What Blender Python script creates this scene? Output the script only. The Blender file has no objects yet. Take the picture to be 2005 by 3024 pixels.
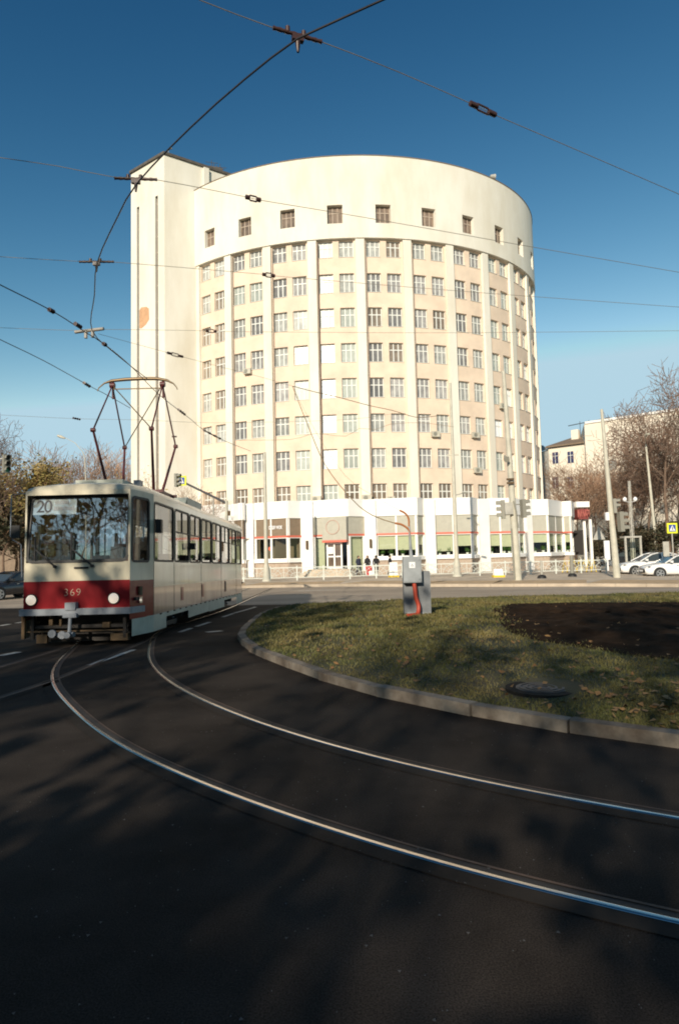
import bpy, math, random
import numpy as np
from mathutils import Vector, Matrix

sc = bpy.context.scene
COL = sc.collection
R = math.radians
random.seed(7)

# ------------------------------------------------------------------ camera
F_PX, PITCH, ROLL, EYE = 1838.0, 0.06954, 0.02353, 1.6
cam_d = bpy.data.cameras.new('camera')
cam_d.sensor_fit = 'HORIZONTAL'
cam_d.sensor_width = 36.0
cam_d.lens = 36.0 * F_PX / 2005.0
cam_d.clip_start, cam_d.clip_end = 0.05, 3000.0
cam = bpy.data.objects.new('camera', cam_d)
COL.objects.link(cam)
cp, sp, cr, sr = math.cos(PITCH), math.sin(PITCH), math.cos(ROLL), math.sin(ROLL)
_r, _u, _f = Vector((1, 0, 0)), Vector((0, -sp, cp)), Vector((0, cp, sp))
_r2, _u2 = cr * _r - sr * _u, sr * _r + cr * _u
M = Matrix((_r2, _u2, -_f)).transposed().to_4x4()
M.translation = (0, 0, EYE)
cam.matrix_world = M
sc.camera = cam

# ------------------------------------------------------------------ light
SUN_EL, SUN_AZ = 23.0, 19.0          # light travels towards +Y, swung 19 degrees to +X
SUN_STRENGTH, SKY_STRENGTH, EXPOSURE = 4.45, 0.10, 0.20
world = bpy.data.worlds.new('World')
sc.world = world
world.use_nodes = True
wn = world.node_tree
bg = wn.nodes['Background']
sky = wn.nodes.new('ShaderNodeTexSky')
sky.sky_type = 'NISHITA'
sky.sun_disc = False
sky.sun_elevation = R(SUN_EL)
sky.sun_rotation = R(180 + SUN_AZ)
sky.air_density, sky.dust_density, sky.ozone_density = 1.0, 0.3, 3.0
# steeper, more saturated clear-sky response (slide film), capped near the sun
sep, comb = wn.nodes.new('ShaderNodeSeparateColor'), wn.nodes.new('ShaderNodeCombineColor')
wn.links.new(sky.outputs[0], sep.inputs[0])
for ch, (ref, gain, power, cap) in enumerate(((1.65, 2.0, 2.75, 4.0), (2.98, 4.25, 1.87, 5.8), (5.15, 6.0, 1.5, 6.8))):
    nd = [wn.nodes.new('ShaderNodeMath') for _ in range(4)]
    for n_, op, v in zip(nd, ('DIVIDE', 'POWER', 'MULTIPLY', 'MINIMUM'), (ref, power, gain, cap)): n_.operation = op; n_.inputs[1].default_value = v
    wn.links.new(sep.outputs[ch], nd[0].inputs[0])
    for a_, b_ in zip(nd[:-1], nd[1:]): wn.links.new(a_.outputs[0], b_.inputs[0])
    wn.links.new(nd[3].outputs[0], comb.inputs[ch])
wn.links.new(comb.outputs[0], bg.inputs[0])
bg.inputs[1].default_value = SKY_STRENGTH
sun_d = bpy.data.lights.new('sun', 'SUN')
sun_d.energy, sun_d.angle, sun_d.color = SUN_STRENGTH, R(0.5), (1.0, 0.89, 0.72)
sun = bpy.data.objects.new('sun', sun_d)
COL.objects.link(sun)
_dir = Vector((math.sin(R(SUN_AZ)) * math.cos(R(SUN_EL)), math.cos(R(SUN_AZ)) * math.cos(R(SUN_EL)), -math.sin(R(SUN_EL))))
sun.rotation_euler = _dir.to_track_quat('-Z', 'Y').to_euler()
vs = sc.view_settings
vs.view_transform, vs.look, vs.exposure, vs.gamma, vs.use_curve_mapping = 'Standard', 'None', EXPOSURE, 1.0, False
sc.cycles.filter_width = 1.9

# ------------------------------------------------------------------ helpers
def zg(y):                            # the street dips gently away from the camera
    t = min(1.0, max(0.0, (y - 9.0) / 17.0))
    return -0.35 * t * t * (3 - 2 * t)

def ray(px, py):
    a, b = px - 1002.5, 1512.0 - py
    u, v = a * cr + b * sr, -a * sr + b * cr
    return Vector((u / F_PX, cp - sp * v / F_PX, sp + cp * v / F_PX))

def at_y(px, py, y):
    d = ray(px, py); return d * (y / d.y) + Vector((0, 0, EYE))

def at_z(px, py, z):
    d = ray(px, py); return d * ((z - EYE) / d.z) + Vector((0, 0, EYE))

def gnd(px, py, lift=0.0):            # a point of the street surface
    z = 0.0
    for _ in range(12):
        p = at_z(px, py, z + lift); z = zg(p.y)
    return p

class MB:
    def __init__(s): s.v, s.f, s.m, s.sm = [], [], [], []
    def add(s, vs_, fs, mi=0, smooth=False):
        o = len(s.v); s.v += [tuple(p) for p in vs_]
        for f in fs: s.f.append(tuple(i + o for i in f)); s.m.append(mi); s.sm.append(smooth)
        return s
    def box(s, x0, x1, y0, y1, z0, z1, mi=0):
        v = [(x, y, z) for z in (z0, z1) for y in (y0, y1) for x in (x0, x1)]
        return s.add(v, [(0, 2, 3, 1), (4, 5, 7, 6), (0, 1, 5, 4), (2, 6, 7, 3), (0, 4, 6, 2), (1, 3, 7, 5)], mi)
    def obox(s, c, ax, ay, hx, hy, hz, mi=0, az=(0, 0, 1)):   # oriented box about c with half sizes
        c, ax, ay, az = Vector(c), Vector(ax).normalized(), Vector(ay).normalized(), Vector(az)
        v = [c + ax * hx * i + ay * hy * j + az * hz * k for k in (-1, 1) for j in (-1, 1) for i in (-1, 1)]
        return s.add(v, [(0, 2, 3, 1), (4, 5, 7, 6), (0, 1, 5, 4), (2, 6, 7, 3), (0, 4, 6, 2), (1, 3, 7, 5)], mi)
    def prism(s, pts, z0, z1, mi=0):
        n = len(pts)
        v = [(p[0], p[1], z0) for p in pts] + [(p[0], p[1], z1) for p in pts]
        return s.add(v, [tuple(range(n))[::-1], tuple(range(n, 2 * n))] + [(i, (i + 1) % n, n + (i + 1) % n, n + i) for i in range(n)], mi)
    def quad(s, a, b, c, d, mi=0): return s.add([a, b, c, d], [(0, 1, 2, 3)], mi)
    def tube(s, path, r, n=6, mi=0, caps=True):
        path = [Vector(p) for p in path]; k = len(path)
        rr = r if isinstance(r, (list, tuple)) else [r] * k
        vv, ff = [], []; up = None
        for i, p in enumerate(path):
            t = (path[min(i + 1, k - 1)] - path[max(i - 1, 0)])
            t = t.normalized() if t.length > 1e-9 else Vector((0, 0, 1))
            if up is None: up = Vector((0, 0, 1)) if abs(t.z) < .9 else Vector((1, 0, 0))
            a = t.cross(up).normalized(); b = a.cross(t).normalized(); up = b
            for j in range(n):
                q = 2 * math.pi * j / n
                vv.append(p + (a * math.cos(q) + b * math.sin(q)) * rr[i])
        for i in range(k - 1):
            for j in range(n):
                ff.append((i * n + j, i * n + (j + 1) % n, (i + 1) * n + (j + 1) % n, (i + 1) * n + j))
        s.add(vv, ff, mi, True)
        if caps: s.add(vv[:n], [tuple(range(n))], mi); s.add(vv[-n:], [tuple(range(n))], mi)
        return s
    def disc(s, c, nrm, r, h, n=16, mi=0):    # short cylinder from c along nrm
        c, nrm = Vector(c), Vector(nrm).normalized()
        return s.tube([c, c + nrm * h], r, n, mi)
    def build(s, name, mats, parent=None):
        me = bpy.data.meshes.new(name)
        me.from_pydata(s.v, [], s.f)
        for m in (mats if isinstance(mats, (list, tuple)) else [mats]): me.materials.append(m)
        me.polygons.foreach_set('material_index', s.m)
        me.polygons.foreach_set('use_smooth', s.sm)
        me.update()
        return obj(name, me, parent)

def obj(name, me, parent=None):
    o = bpy.data.objects.new(name, me); COL.objects.link(o)
    if parent is not None: o.parent = parent
    return o

def tag(o, label=None, cat=None, group=None, kind=None):
    if label: o['label'] = label
    if cat: o['category'] = cat
    if group: o['group'] = group
    if kind: o['kind'] = kind
    return o

def empty(name, loc, label, cat, group=None, rz=0.0):
    o = bpy.data.objects.new(name, None); COL.objects.link(o)
    o.empty_display_size = 0.3; o.location = loc; o.rotation_euler = (0, 0, rz)
    return tag(o, label, cat, group)

def copy_tree(o, parent=None, kids=None):
    c = o.copy(); COL.objects.link(c)
    if parent is not None: c.parent = parent
    for ch in o.children: copy_tree(ch, c)
    return c

def catmull(pts, step):
    pts = [Vector(p) for p in pts]; out = []
    P = [pts[0] * 2 - pts[1]] + pts + [pts[-1] * 2 - pts[-2]]
    for i in range(1, len(P) - 2):
        p0, p1, p2, p3 = P[i - 1:i + 3]
        n = max(1, int(math.ceil((p2 - p1).length / step)))
        for k in range(n):
            t = k / n
            out.append(0.5 * ((2 * p1) + (p2 - p0) * t + (2 * p0 - 5 * p1 + 4 * p2 - p3) * t * t + (3 * p1 - p0 - 3 * p2 + p3) * t ** 3))
    out.append(pts[-1]); return out

def text_mesh(txt, size, depth=0.01, spacing=1.0, offset=0.0):
    cu = bpy.data.curves.new('lettering', 'FONT'); cu.body = txt; cu.size = size
    cu.extrude = depth / 2; cu.align_x = 'CENTER'; cu.align_y = 'CENTER'; cu.space_character = spacing; cu.offset = offset
    o = bpy.data.objects.new('lettering', cu); COL.objects.link(o)
    dg = bpy.context.evaluated_depsgraph_get()
    me = bpy.data.meshes.new_from_object(o.evaluated_get(dg))
    bpy.data.objects.remove(o); bpy.data.curves.remove(cu)
    return me

# ------------------------------------------------------------------ materials
def mat(name, col, rough=0.6, metal=0.0, var=0.0, scale=3.0, col2=None, bump=0.0, bscale=40.0, spec=0.5, coat=0.0, emit=None, stretch=None, lo=.35, hi=.65, rnd=0.0, speck=0.0):
    m = bpy.data.materials.new(name); m.use_nodes = True
    nt = m.node_tree; b = nt.nodes['Principled BSDF']
    b.inputs['Base Color'].default_value = (*col, 1); b.inputs['Roughness'].default_value = rough
    b.inputs['Metallic'].default_value = metal; b.inputs['Specular IOR Level'].default_value = spec
    if coat: b.inputs['Coat Weight'].default_value = coat; b.inputs['Coat Roughness'].default_value = 0.08
    tc = nt.nodes.new('ShaderNodeTexCoord')
    src = tc.outputs['Object']
    if stretch:
        mp = nt.nodes.new('ShaderNodeMapping'); mp.inputs['Scale'].default_value = stretch
        nt.links.new(src, mp.inputs[0]); src = mp.outputs[0]
    if var or col2:
        n = nt.nodes.new('ShaderNodeTexNoise'); n.inputs['Scale'].default_value = scale; n.inputs['Detail'].default_value = 6
        n.inputs['Roughness'].default_value = .65
        nt.links.new(src, n.inputs['Vector'])
        rp = nt.nodes.new('ShaderNodeValToRGB')
        c2 = col2 if col2 else tuple(c * (1 - var) for c in col)
        c1 = col if col2 else tuple(min(1, c * (1 + var * .5)) for c in col)
        rp.color_ramp.elements[0].position, rp.color_ramp.elements[1].position = lo, hi
        rp.color_ramp.elements[0].color, rp.color_ramp.elements[1].color = (*c2, 1), (*c1, 1)
        nt.links.new(n.outputs['Fac'], rp.inputs['Fac']); nt.links.new(rp.outputs[0], b.inputs['Base Color'])
    def chain(make):                    # put one more colour step in front of the shader
        lk = b.inputs['Base Color'].links
        mx = nt.nodes.new('ShaderNodeMix'); mx.data_type = 'RGBA'; mx.blend_type = 'MULTIPLY'; mx.inputs['Factor'].default_value = 1.0
        if lk: nt.links.new(lk[0].from_socket, mx.inputs[6])
        else: mx.inputs[6].default_value = (*col, 1)
        nt.links.new(make(), mx.inputs[7]); nt.links.new(mx.outputs[2], b.inputs['Base Color'])
    if rnd:
        def mk():
            oi = nt.nodes.new('ShaderNodeObjectInfo'); mr = nt.nodes.new('ShaderNodeMapRange'); mr.inputs[3].default_value, mr.inputs[4].default_value = 1 - rnd, 1 + rnd
            nt.links.new(oi.outputs['Random'], mr.inputs[0]); return mr.outputs[0]
        chain(mk)
        if var or col2:
            oi = nt.nodes.new('ShaderNodeObjectInfo'); va = nt.nodes.new('ShaderNodeVectorMath'); va.operation = 'MULTIPLY_ADD'; va.inputs[0].default_value = (37, 11, 23)
            nt.links.new(oi.outputs['Random'], va.inputs[1]); nt.links.new(src, va.inputs[2]); nt.links.new(va.outputs[0], n.inputs['Vector'])
    if speck:
        def mk():
            sp_n = nt.nodes.new('ShaderNodeTexNoise'); sp_n.inputs['Scale'].default_value = 130; sp_n.inputs['Detail'].default_value = 2
            nt.links.new(tc.outputs['Object'], sp_n.inputs['Vector'])
            mr = nt.nodes.new('ShaderNodeMapRange'); mr.inputs[1].default_value, mr.inputs[2].default_value, mr.inputs[3].default_value, mr.inputs[4].default_value = .3, .75, 1 - speck, 1 + speck * 1.6
            nt.links.new(sp_n.outputs['Fac'], mr.inputs[0]); return mr.outputs[0]
        chain(mk)
    if bump:
        n2 = nt.nodes.new('ShaderNodeTexNoise'); n2.inputs['Scale'].default_value = bscale; n2.inputs['Detail'].default_value = 4
        nt.links.new(tc.outputs['Object'], n2.inputs['Vector'])
        bp = nt.nodes.new('ShaderNodeBump'); bp.inputs['Strength'].default_value = bump; bp.inputs['Distance'].default_value = 0.02
        nt.links.new(n2.outputs['Fac'], bp.inputs['Height']); nt.links.new(bp.outputs[0], b.inputs['Normal'])
    if emit:
        b.inputs['Emission Color'].default_value = (*emit[:3], 1); b.inputs['Emission Strength'].default_value = emit[3]
    return m

def glass(name, tint=(.8, .85, .85), rough=0.02, base=0.04):
    m = bpy.data.materials.new(name); m.use_nodes = True; nt = m.node_tree
    for n in list(nt.nodes): nt.nodes.remove(n)
    out = nt.nodes.new('ShaderNodeOutputMaterial'); mx = nt.nodes.new('ShaderNodeMixShader')
    tr = nt.nodes.new('ShaderNodeBsdfTransparent'); gl = nt.nodes.new('ShaderNodeBsdfGlossy')
    tr.inputs[0].default_value = (*tint, 1); gl.inputs['Roughness'].default_value = rough; gl.inputs[0].default_value = (.95, .95, .95, 1)
    ge = nt.nodes.new('ShaderNodeNewGeometry'); dp = nt.nodes.new('ShaderNodeVectorMath'); dp.operation = 'DOT_PRODUCT'
    nt.links.new(ge.outputs['Normal'], dp.inputs[0]); nt.links.new(ge.outputs['Incoming'], dp.inputs[1])
    ab = nt.nodes.new('ShaderNodeMath'); ab.operation = 'ABSOLUTE'; nt.links.new(dp.outputs['Value'], ab.inputs[0])
    om = nt.nodes.new('ShaderNodeMath'); om.operation = 'SUBTRACT'; om.inputs[0].default_value = 1; nt.links.new(ab.outputs[0], om.inputs[1])
    pw = nt.nodes.new('ShaderNodeMath'); pw.operation = 'POWER'; pw.inputs[1].default_value = 5; nt.links.new(om.outputs[0], pw.inputs[0])
    ma = nt.nodes.new('ShaderNodeMath'); ma.operation = 'MULTIPLY_ADD'; ma.inputs[1].default_value = 1 - base; ma.inputs[2].default_value = base
    nt.links.new(pw.outputs[0], ma.inputs[0]); nt.links.new(ma.outputs[0], mx.inputs[0])
    nt.links.new(tr.outputs[0], mx.inputs[1]); nt.links.new(gl.outputs[0], mx.inputs[2]); nt.links.new(mx.outputs[0], out.inputs[0])
    return m

MT = {}
MT['asphalt'] = mat('asphalt', (.035, .0285, .024), .85, var=.45, scale=.6, bump=.12, bscale=110, spec=.05, speck=.45)
MT['sunlit_road'] = mat('sunlit_asphalt', (.34, .275, .21), .8, var=.3, scale=.35, bump=.1, bscale=90, spec=.3, stretch=(.3, 1, 1))  # sun on the far street put into a paler asphalt colour
MT['patch'] = mat('asphalt_patch', (.034, .029, .025), .85, var=.3, scale=1.2, bump=.1, bscale=110, spec=.05)
MT['paving'] = mat('paving', (.50, .41, .31), .8, var=.3, scale=.6, bump=.2)
MT['leafy'] = mat('leafy_strip', (.52, .36, .20), .9, col2=(.34, .24, .15), scale=2.2, bump=.4, bscale=9)
MT['concrete'] = mat('kerb_concrete', (.30, .28, .26), .8, var=.35, scale=3, bump=.25, bscale=30)
MT['kerb'] = mat('soiled_kerb', (.25, .215, .175), .85, col2=(.10, .078, .06), scale=2.2, bump=.25, bscale=30, spec=.2)
MT['soil'] = mat('soil', (.034, .021, .013), .95, spec=.02, var=.5, scale=2.5, bump=.8, bscale=7)
MT['turf'] = mat('turf', (.050, .055, .018), .95, col2=(.075, .055, .025), scale=.9, bump=.5, bscale=25)
MT['blade'] = mat('grass_blade', (.082, .092, .020), .7, col2=(.175, .135, .045), scale=.7)
MT['leaf'] = mat('fallen_leaf', (.35, .20, .07), .8, col2=(.20, .09, .03), scale=3)
MT['line'] = mat('road_paint', (.55, .53, .48), .7, col2=(.25, .24, .22), scale=4)
MT['rail'] = mat('polished_rail', (.60, .55, .50), .2, metal=1.0, col2=(.34, .27, .21), scale=1.1, lo=.25, hi=.5)
MT['iron'] = mat('cast_iron', (.055, .05, .05), .6, var=.4, scale=8)
MT['grit'] = mat('grit', (.10, .095, .09), .9)
MT['rust'] = mat('rusty_rail', (.085, .052, .036), .75, var=.4, scale=8)
MT['white'] = mat('white_render', (.79, .75, .655), .85, col2=(.64, .58, .46), scale=.34, lo=.22, hi=.62, stretch=(1, 1, .28))
MT['pink'] = mat('peach_render', (.77, .615, .475), .85, var=.12, scale=.5)
MT['white2'] = mat('white_panel', (.86, .84, .80), .6, var=.06, scale=.6)
MT['brick'] = mat('bare_brick', (.62, .36, .20), .9, var=.2, scale=2)
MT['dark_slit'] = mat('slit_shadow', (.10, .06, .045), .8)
MT['roofing'] = mat('roof_edge', (.10, .085, .07), .7, var=.3)
MT['frame'] = mat('window_frame', (.72, .72, .67), .5)
MT['pane_dark'] = mat('pane_dark', (.30, .285, .27), .06, var=.4, scale=1.3, spec=.8, rnd=.45)
MT['pane_warm'] = mat('pane_warm', (.25, .20, .15), .06, var=.4, scale=1.3, spec=.7, rnd=.35)
MT['pane_grey'] = mat('pane_grey', (.37, .37, .34), .08, var=.35, scale=1.4, spec=.7, rnd=.25)
MT['pane_curtain'] = mat('pane_curtain', (.37, .40, .36), .25, var=.2, scale=1.5, rnd=.15)
MT['pane_glare'] = mat('pane_glare', (.90, .90, .90), .3)  # glare on the glass painted as flat white
MT['pane_brown'] = mat('pane_brown', (.22, .16, .115), .07, var=.35, scale=1.5, spec=.7, rnd=.3)
MT['awning'] = mat('awning_beige', (.44, .42, .35), .7, var=.08)
MT['awning_dark'] = mat('awning_brown', (.23, .17, .115), .7, var=.1)
MT['red_strip'] = mat('red_stripe', (.60, .14, .09), .5)
MT['blind'] = mat('roller_blind', (.56, .56, .42), .8, var=.06)
MT['stone'] = mat('stone_plinth', (.46, .38, .31), .85, col2=(.36, .27, .20), scale=5, bump=.3, bscale=12)
MT['room_brown'] = mat('brown_room', (.17, .13, .09), .9)
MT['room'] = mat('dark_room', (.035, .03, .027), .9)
MT['shop_glass'] = glass('shop_glass', (.86, .89, .82))
MT['tram_glass'] = glass('tram_glass', (.62, .66, .68), .015, .07)
MT['tram_screen'] = glass('tram_windscreen', (.72, .76, .78), .015, .34)
MT['cream'] = mat('tram_cream', (.62, .56, .42), .28, coat=.6, col2=(.50, .43, .31), scale=1.6, stretch=(1.6, 1, .3), lo=.28, hi=.55)
MT['tsheen'] = mat('tram_sheen_red', (.60, .37, .27), .3, coat=1.0, col2=(.36, .17, .13), scale=1.1, stretch=(1, 1, .35), lo=.3, hi=.55)  # side red paled by the facing building's painted glare, with dark dirt streaks
MT['tred'] = mat('tram_red', (.24, .006, .011), .3, coat=.35, var=.12, scale=1.2, spec=.3)
MT['tdark'] = mat('tram_underframe', (.025, .02, .017), .7, var=.4, scale=5)
MT['trub'] = mat('black_rubber', (.015, .014, .014), .55)
MT['tbump'] = mat('tram_bumper', (.23, .25, .28), .4, var=.2)
MT['skirt'] = mat('tram_skirt', (.42, .44, .37), .45, var=.2, scale=2)
MT['ochre'] = mat('ochre_metal', (.10, .058, .022), .7, var=.3, scale=5)
MT['panto'] = mat('pantograph_red', (.10, .018, .018), .5, var=.25, scale=6)
MT['bow'] = mat('pantograph_bow', (.20, .14, .08), .45, metal=.6)
MT['lampglass'] = mat('headlight_glass', (.9, .85, .75), .2, emit=(1, .80, .60, .45))
MT['chrome'] = mat('chrome_ring', (.5, .5, .5), .25, metal=1)
MT['interior'] = mat('tram_interior', (.30, .29, .26), .7)
MT['seat'] = mat('tram_seat', (.10, .05, .04), .7)
MT['board'] = mat('route_board', (.86, .90, .88), .6)
MT['ink'] = mat('dark_ink', (.03, .03, .04), .6)
MT['cream_ink'] = mat('number_paint', (.55, .48, .34), .5)
MT['orange'] = mat('orange_lamp', (.75, .30, .06), .3)
MT['steel'] = mat('grey_cabinet', (.30, .32, .33), .5, var=.18, scale=3)
MT['steel2'] = mat('dark_grey_cabinet', (.20, .21, .22), .5, var=.2, scale=3)
MT['conduit'] = mat('orange_conduit', (.42, .055, .025), .5)
MT['stub'] = mat('orange_pipe', (.40, .14, .04), .5)
MT['pole'] = mat('pole_cream', (.52, .49, .40), .6, var=.15, scale=2)
MT['pole_grey'] = mat('pole_grey', (.42, .40, .35), .6, var=.2, scale=3)
MT['fence'] = mat('fence_paint', (.62, .64, .58), .5)
MT['wire'] = mat('wire', (.045, .045, .05), .5)
MT['span'] = mat('span_wire', (.22, .19, .14), .5)
MT['copper'] = mat('contact_wire', (.05, .045, .045), .4, metal=.3)
MT['insul'] = mat('insulator_brown', (.06, .028, .022), .4)
MT['insul_w'] = mat('insulator_pale', (.35, .32, .28), .5)
MT['sign_y'] = mat('sign_yellow', (.75, .78, .03), .5)
MT['sign_b'] = mat('sign_blue', (.03, .07, .30), .5)
MT['sign_w'] = mat('sign_white', (.8, .8, .8), .5)
MT['tl_body'] = mat('signal_housing', (.24, .23, .19), .6)
MT['tl_black'] = mat('signal_black', (.02, .02, .02), .6)
MT['tl_green'] = mat('signal_green', (.02, .25, .12), .3)
MT['tl_red'] = mat('signal_red', (.25, .02, .02), .3)
MT['carwhite'] = mat('car_white', (.78, .77, .75), .25, coat=.8)
MT['carblack'] = mat('car_black', (.02, .021, .025), .25, coat=.8)
MT['carglass'] = mat('car_glass', (.05, .06, .06), .05, spec=.8)
MT['tyre'] = mat('tyre', (.018, .018, .018), .8)
MT['rim'] = mat('wheel_rim', (.55, .55, .55), .3, metal=.8)
MT['bark'] = mat('bark', (.16, .105, .072), .9, var=.35, scale=3)
MT['twig'] = mat('twig', (.36, .22, .135), .9, var=.3, scale=.6)
MT['twig_red'] = mat('twig_reddish', (.45, .28, .18), .9, var=.25, scale=.6)
MT['slack'] = mat('slack_cable', (.24, .16, .07), .6)
MT['twig_dark'] = mat('twig_dark', (.20, .125, .09), .9, var=.3, scale=.6)
MT['leaf_y'] = mat('foliage_yellow', (.48, .34, .10), .8, col2=(.34, .26, .08), scale=.8)
MT['leaf_g'] = mat('foliage_olive', (.24, .20, .055), .8, col2=(.38, .26, .09), scale=.6)
MT['leaf_d'] = mat('foliage_dark', (.035, .042, .018), .8, col2=(.06, .04, .02), scale=.6)
MT['plant'] = mat('pot_plant', (.07, .16, .03), .7, var=.3)
MT['bwall'] = mat('far_white_wall', (.80, .72, .60), .9, var=.08, scale=.2)
MT['broof'] = mat('far_roof', (.22, .16, .11), .8, var=.2)
MT['bglass'] = mat('far_window', (.04, .05, .12), .1)
MT['skin'] = mat('skin', (.50, .30, .20), .6)
MT['navy'] = mat('navy_cloth', (.03, .035, .06), .9)
MT['blackc'] = mat('black_cloth', (.016, .015, .017), .9)
MT['redc'] = mat('red_cloth', (.55, .03, .03), .8)
MT['hair'] = mat('dark_hair', (.03, .018, .012), .7)
MT['yellow'] = mat('yellow_paint', (.72, .50, .03), .6)
# ================================================================== ground
def ribbon(name, path, o0, o1, lift, m, parent=None):      # flat strip along a ground path
    mb = MB(); L = []; 
    for i, p in enumerate(path):
        t = path[min(i + 1, len(path) - 1)] - path[max(i - 1, 0)]
        n = Vector((t.y, -t.x, 0)).normalized()
        L.append([p + n * o for o in (o0, o1)])
    vv = [(q.x, q.y, zg(q.y) + lift) for pr in L for q in pr]
    mb.add(vv, [(2 * i, 2 * i + 1, 2 * i + 3, 2 * i + 2) for i in range(len(L) - 1)])
    return mb.build(name, m, parent)

ys = [-300, -60] + list(np.arange(-10, 30, 0.5)) + [34, 60, 120, 300, 900]
xs = [-700, -100, -40, -20, -10, 0, 10, 20, 40, 100, 700]
mb = MB()
vv = [(x, y, zg(y)) for y in ys for x in xs]; nx = len(xs)
mb.add(vv, [(j * nx + i, j * nx + i + 1, (j + 1) * nx + i + 1, (j + 1) * nx + i) for j in range(len(ys) - 1) for i in range(nx - 1)], 0, True)
tag(mb.build('road', MT['asphalt']), kind='structure')

mb = MB(); vv = []; ysd = [26.2, 28, 34, 44, 62]  # paler sheet over the far street, its sunlight painted in
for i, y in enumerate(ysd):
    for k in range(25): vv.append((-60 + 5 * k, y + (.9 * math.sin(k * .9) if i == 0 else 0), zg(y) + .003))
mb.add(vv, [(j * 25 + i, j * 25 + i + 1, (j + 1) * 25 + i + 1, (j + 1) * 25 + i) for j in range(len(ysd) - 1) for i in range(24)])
tag(mb.build('sunlit_cross_street', MT['sunlit_road']), kind='structure')

# far pavement, a real step up from the road
kerb_px = [(560, 1742), (724, 1737), (1000, 1732), (1250, 1733), (1450, 1733), (1733, 1732), (2005, 1734)]
kline = [gnd(*p) for p in kerb_px]
kline = [Vector((-60, 60, 0)), Vector((-24, 50, 0))] + kline + [kline[-1] + (kline[-1] - kline[-2]) * 6]
ZP = -0.20
mb = MB(); mb.prism([(p.x, p.y) for p in kline] + [(260, 400), (-260, 400)], -0.6, ZP)
tag(mb.build('pavement', MT['paving']), kind='structure')
mb = MB()
for a, b in zip(kline[:-1], kline[1:]):
    d = (b - a); n = Vector((d.y, -d.x, 0)).normalized()
    mb.quad(*[(q.x, q.y, ZP + .006) for q in (a - n * .02, b - n * .02, b - n * 4.2, a - n * 4.2)])
tag(mb.build('leaf_strewn_verge', MT['leafy']), kind='structure')
mb = MB()
for a, b in zip(kline[:-1], kline[1:]):
    d = (b - a); L = d.length; d.normalize(); n = Vector((d.y, -d.x, 0)); k = max(1, int(L / 1.2))
    if k > 40: continue
    for i in range(k):
        c = a + d * (L * (i + .5) / k)
        mb.obox((c.x + n.x * .06, c.y + n.y * .06, -.27), d, n, L / k / 2 - .006, .07, .085)
tag(mb.build('pavement_kerb', MT['paving']), kind='structure')

# planted island with its kerb
near_px = [(2005, 2203), (1687, 2160), (1402, 2112), (1255, 2082), (1065, 2039), (927, 1996), (840, 1963), (762, 1931), (722, 1903), (711, 1878)]
far_px = [(722, 1850), (740, 1832), (788, 1801), (866, 1783), (996, 1777), (1186, 1772)]
P_near = [gnd(*p) for p in near_px]; P_far = [gnd(*p, lift=.14) for p in far_px]
d0 = (P_near[0] - P_near[1]).normalized()
ext = [P_near[0] + d0 * k + Vector((0, .05 * k * k * .1, 0)) for k in (6, 3, 1.2)]
yl = max(p.y for p in P_far)
tail = [Vector((P_far[-1].x + 8, yl + .5, 0)), Vector((P_far[-1].x + 18, yl + .7, 0)), Vector((30, yl + .8, 0))]
OUT = [Vector((p.x, p.y, 0)) for p in catmull(ext + P_near + P_far + tail, .35)]
oy = np.array([p.y for p in OUT]); ox = np.array([p.x for p in OUT])
oy = np.maximum.accumulate(oy + np.arange(len(oy)) * 1e-6)
def xmin(y): return float(np.interp(y, oy, ox))
rows = np.linspace(oy[0] + .02, oy[-1] - .02, 70)
def bumpz(x, y): return .02 * math.sin(x * 1.3 + y * .7) + .02 * math.sin(x * .6 - y * 1.1) + .014 * math.sin(2.7 * x + 1.9 * y)
def isl(x, y):
    e = min(1.0, max(0.0, (x - xmin(y) - .1) / 1.5)); return zg(y) + .095 + e * (.05 + bumpz(x, y))
mb = MB(); NC = 46
vv = []
for y in rows:
    x0 = xmin(y) + .1
    for i in range(NC):
        t = (i / (NC - 1)) ** 1.6; x = x0 + (30 - x0) * t
        vv.append((x, y, isl(x, y)))
mb.add(vv, [(j * NC + i, j * NC + i + 1, (j + 1) * NC + i + 1, (j + 1) * NC + i) for j in range(len(rows) - 1) for i in range(NC - 1)], 0, True)
tag(mb.build('turf', MT['turf']), kind='structure')

mb = MB(); acc = 0.0
seg = [OUT[0]]
for p in OUT[1:]:
    if (p - seg[-1]).length > .95: seg.append(p)
for i in range(len(seg) - 1):
    a, b = seg[i], seg[i + 1]
    if abs((a.y + b.y) / 2 - P_near[-1].y - .62) < .50: continue        # the open slot across the tip of the island
    d = (b - a); L = d.length; d.normalize(); n = Vector((d.y, -d.x, 0)); c = (a + b) / 2
    zc = zg(c.y); sl = Vector((d.x, d.y, (zg(b.y) - zg(a.y)) / L))
    jt = random.uniform(-.012, .012); mb.obox((c.x + n.x * jt, c.y + n.y * jt, zc - .008 + random.uniform(-.010, .008)), sl + n * random.uniform(-.02, .02), n, L / 2 - .006, .072, .118)
tag(mb.build('island_kerb', MT['kerb']), kind='structure')

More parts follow.
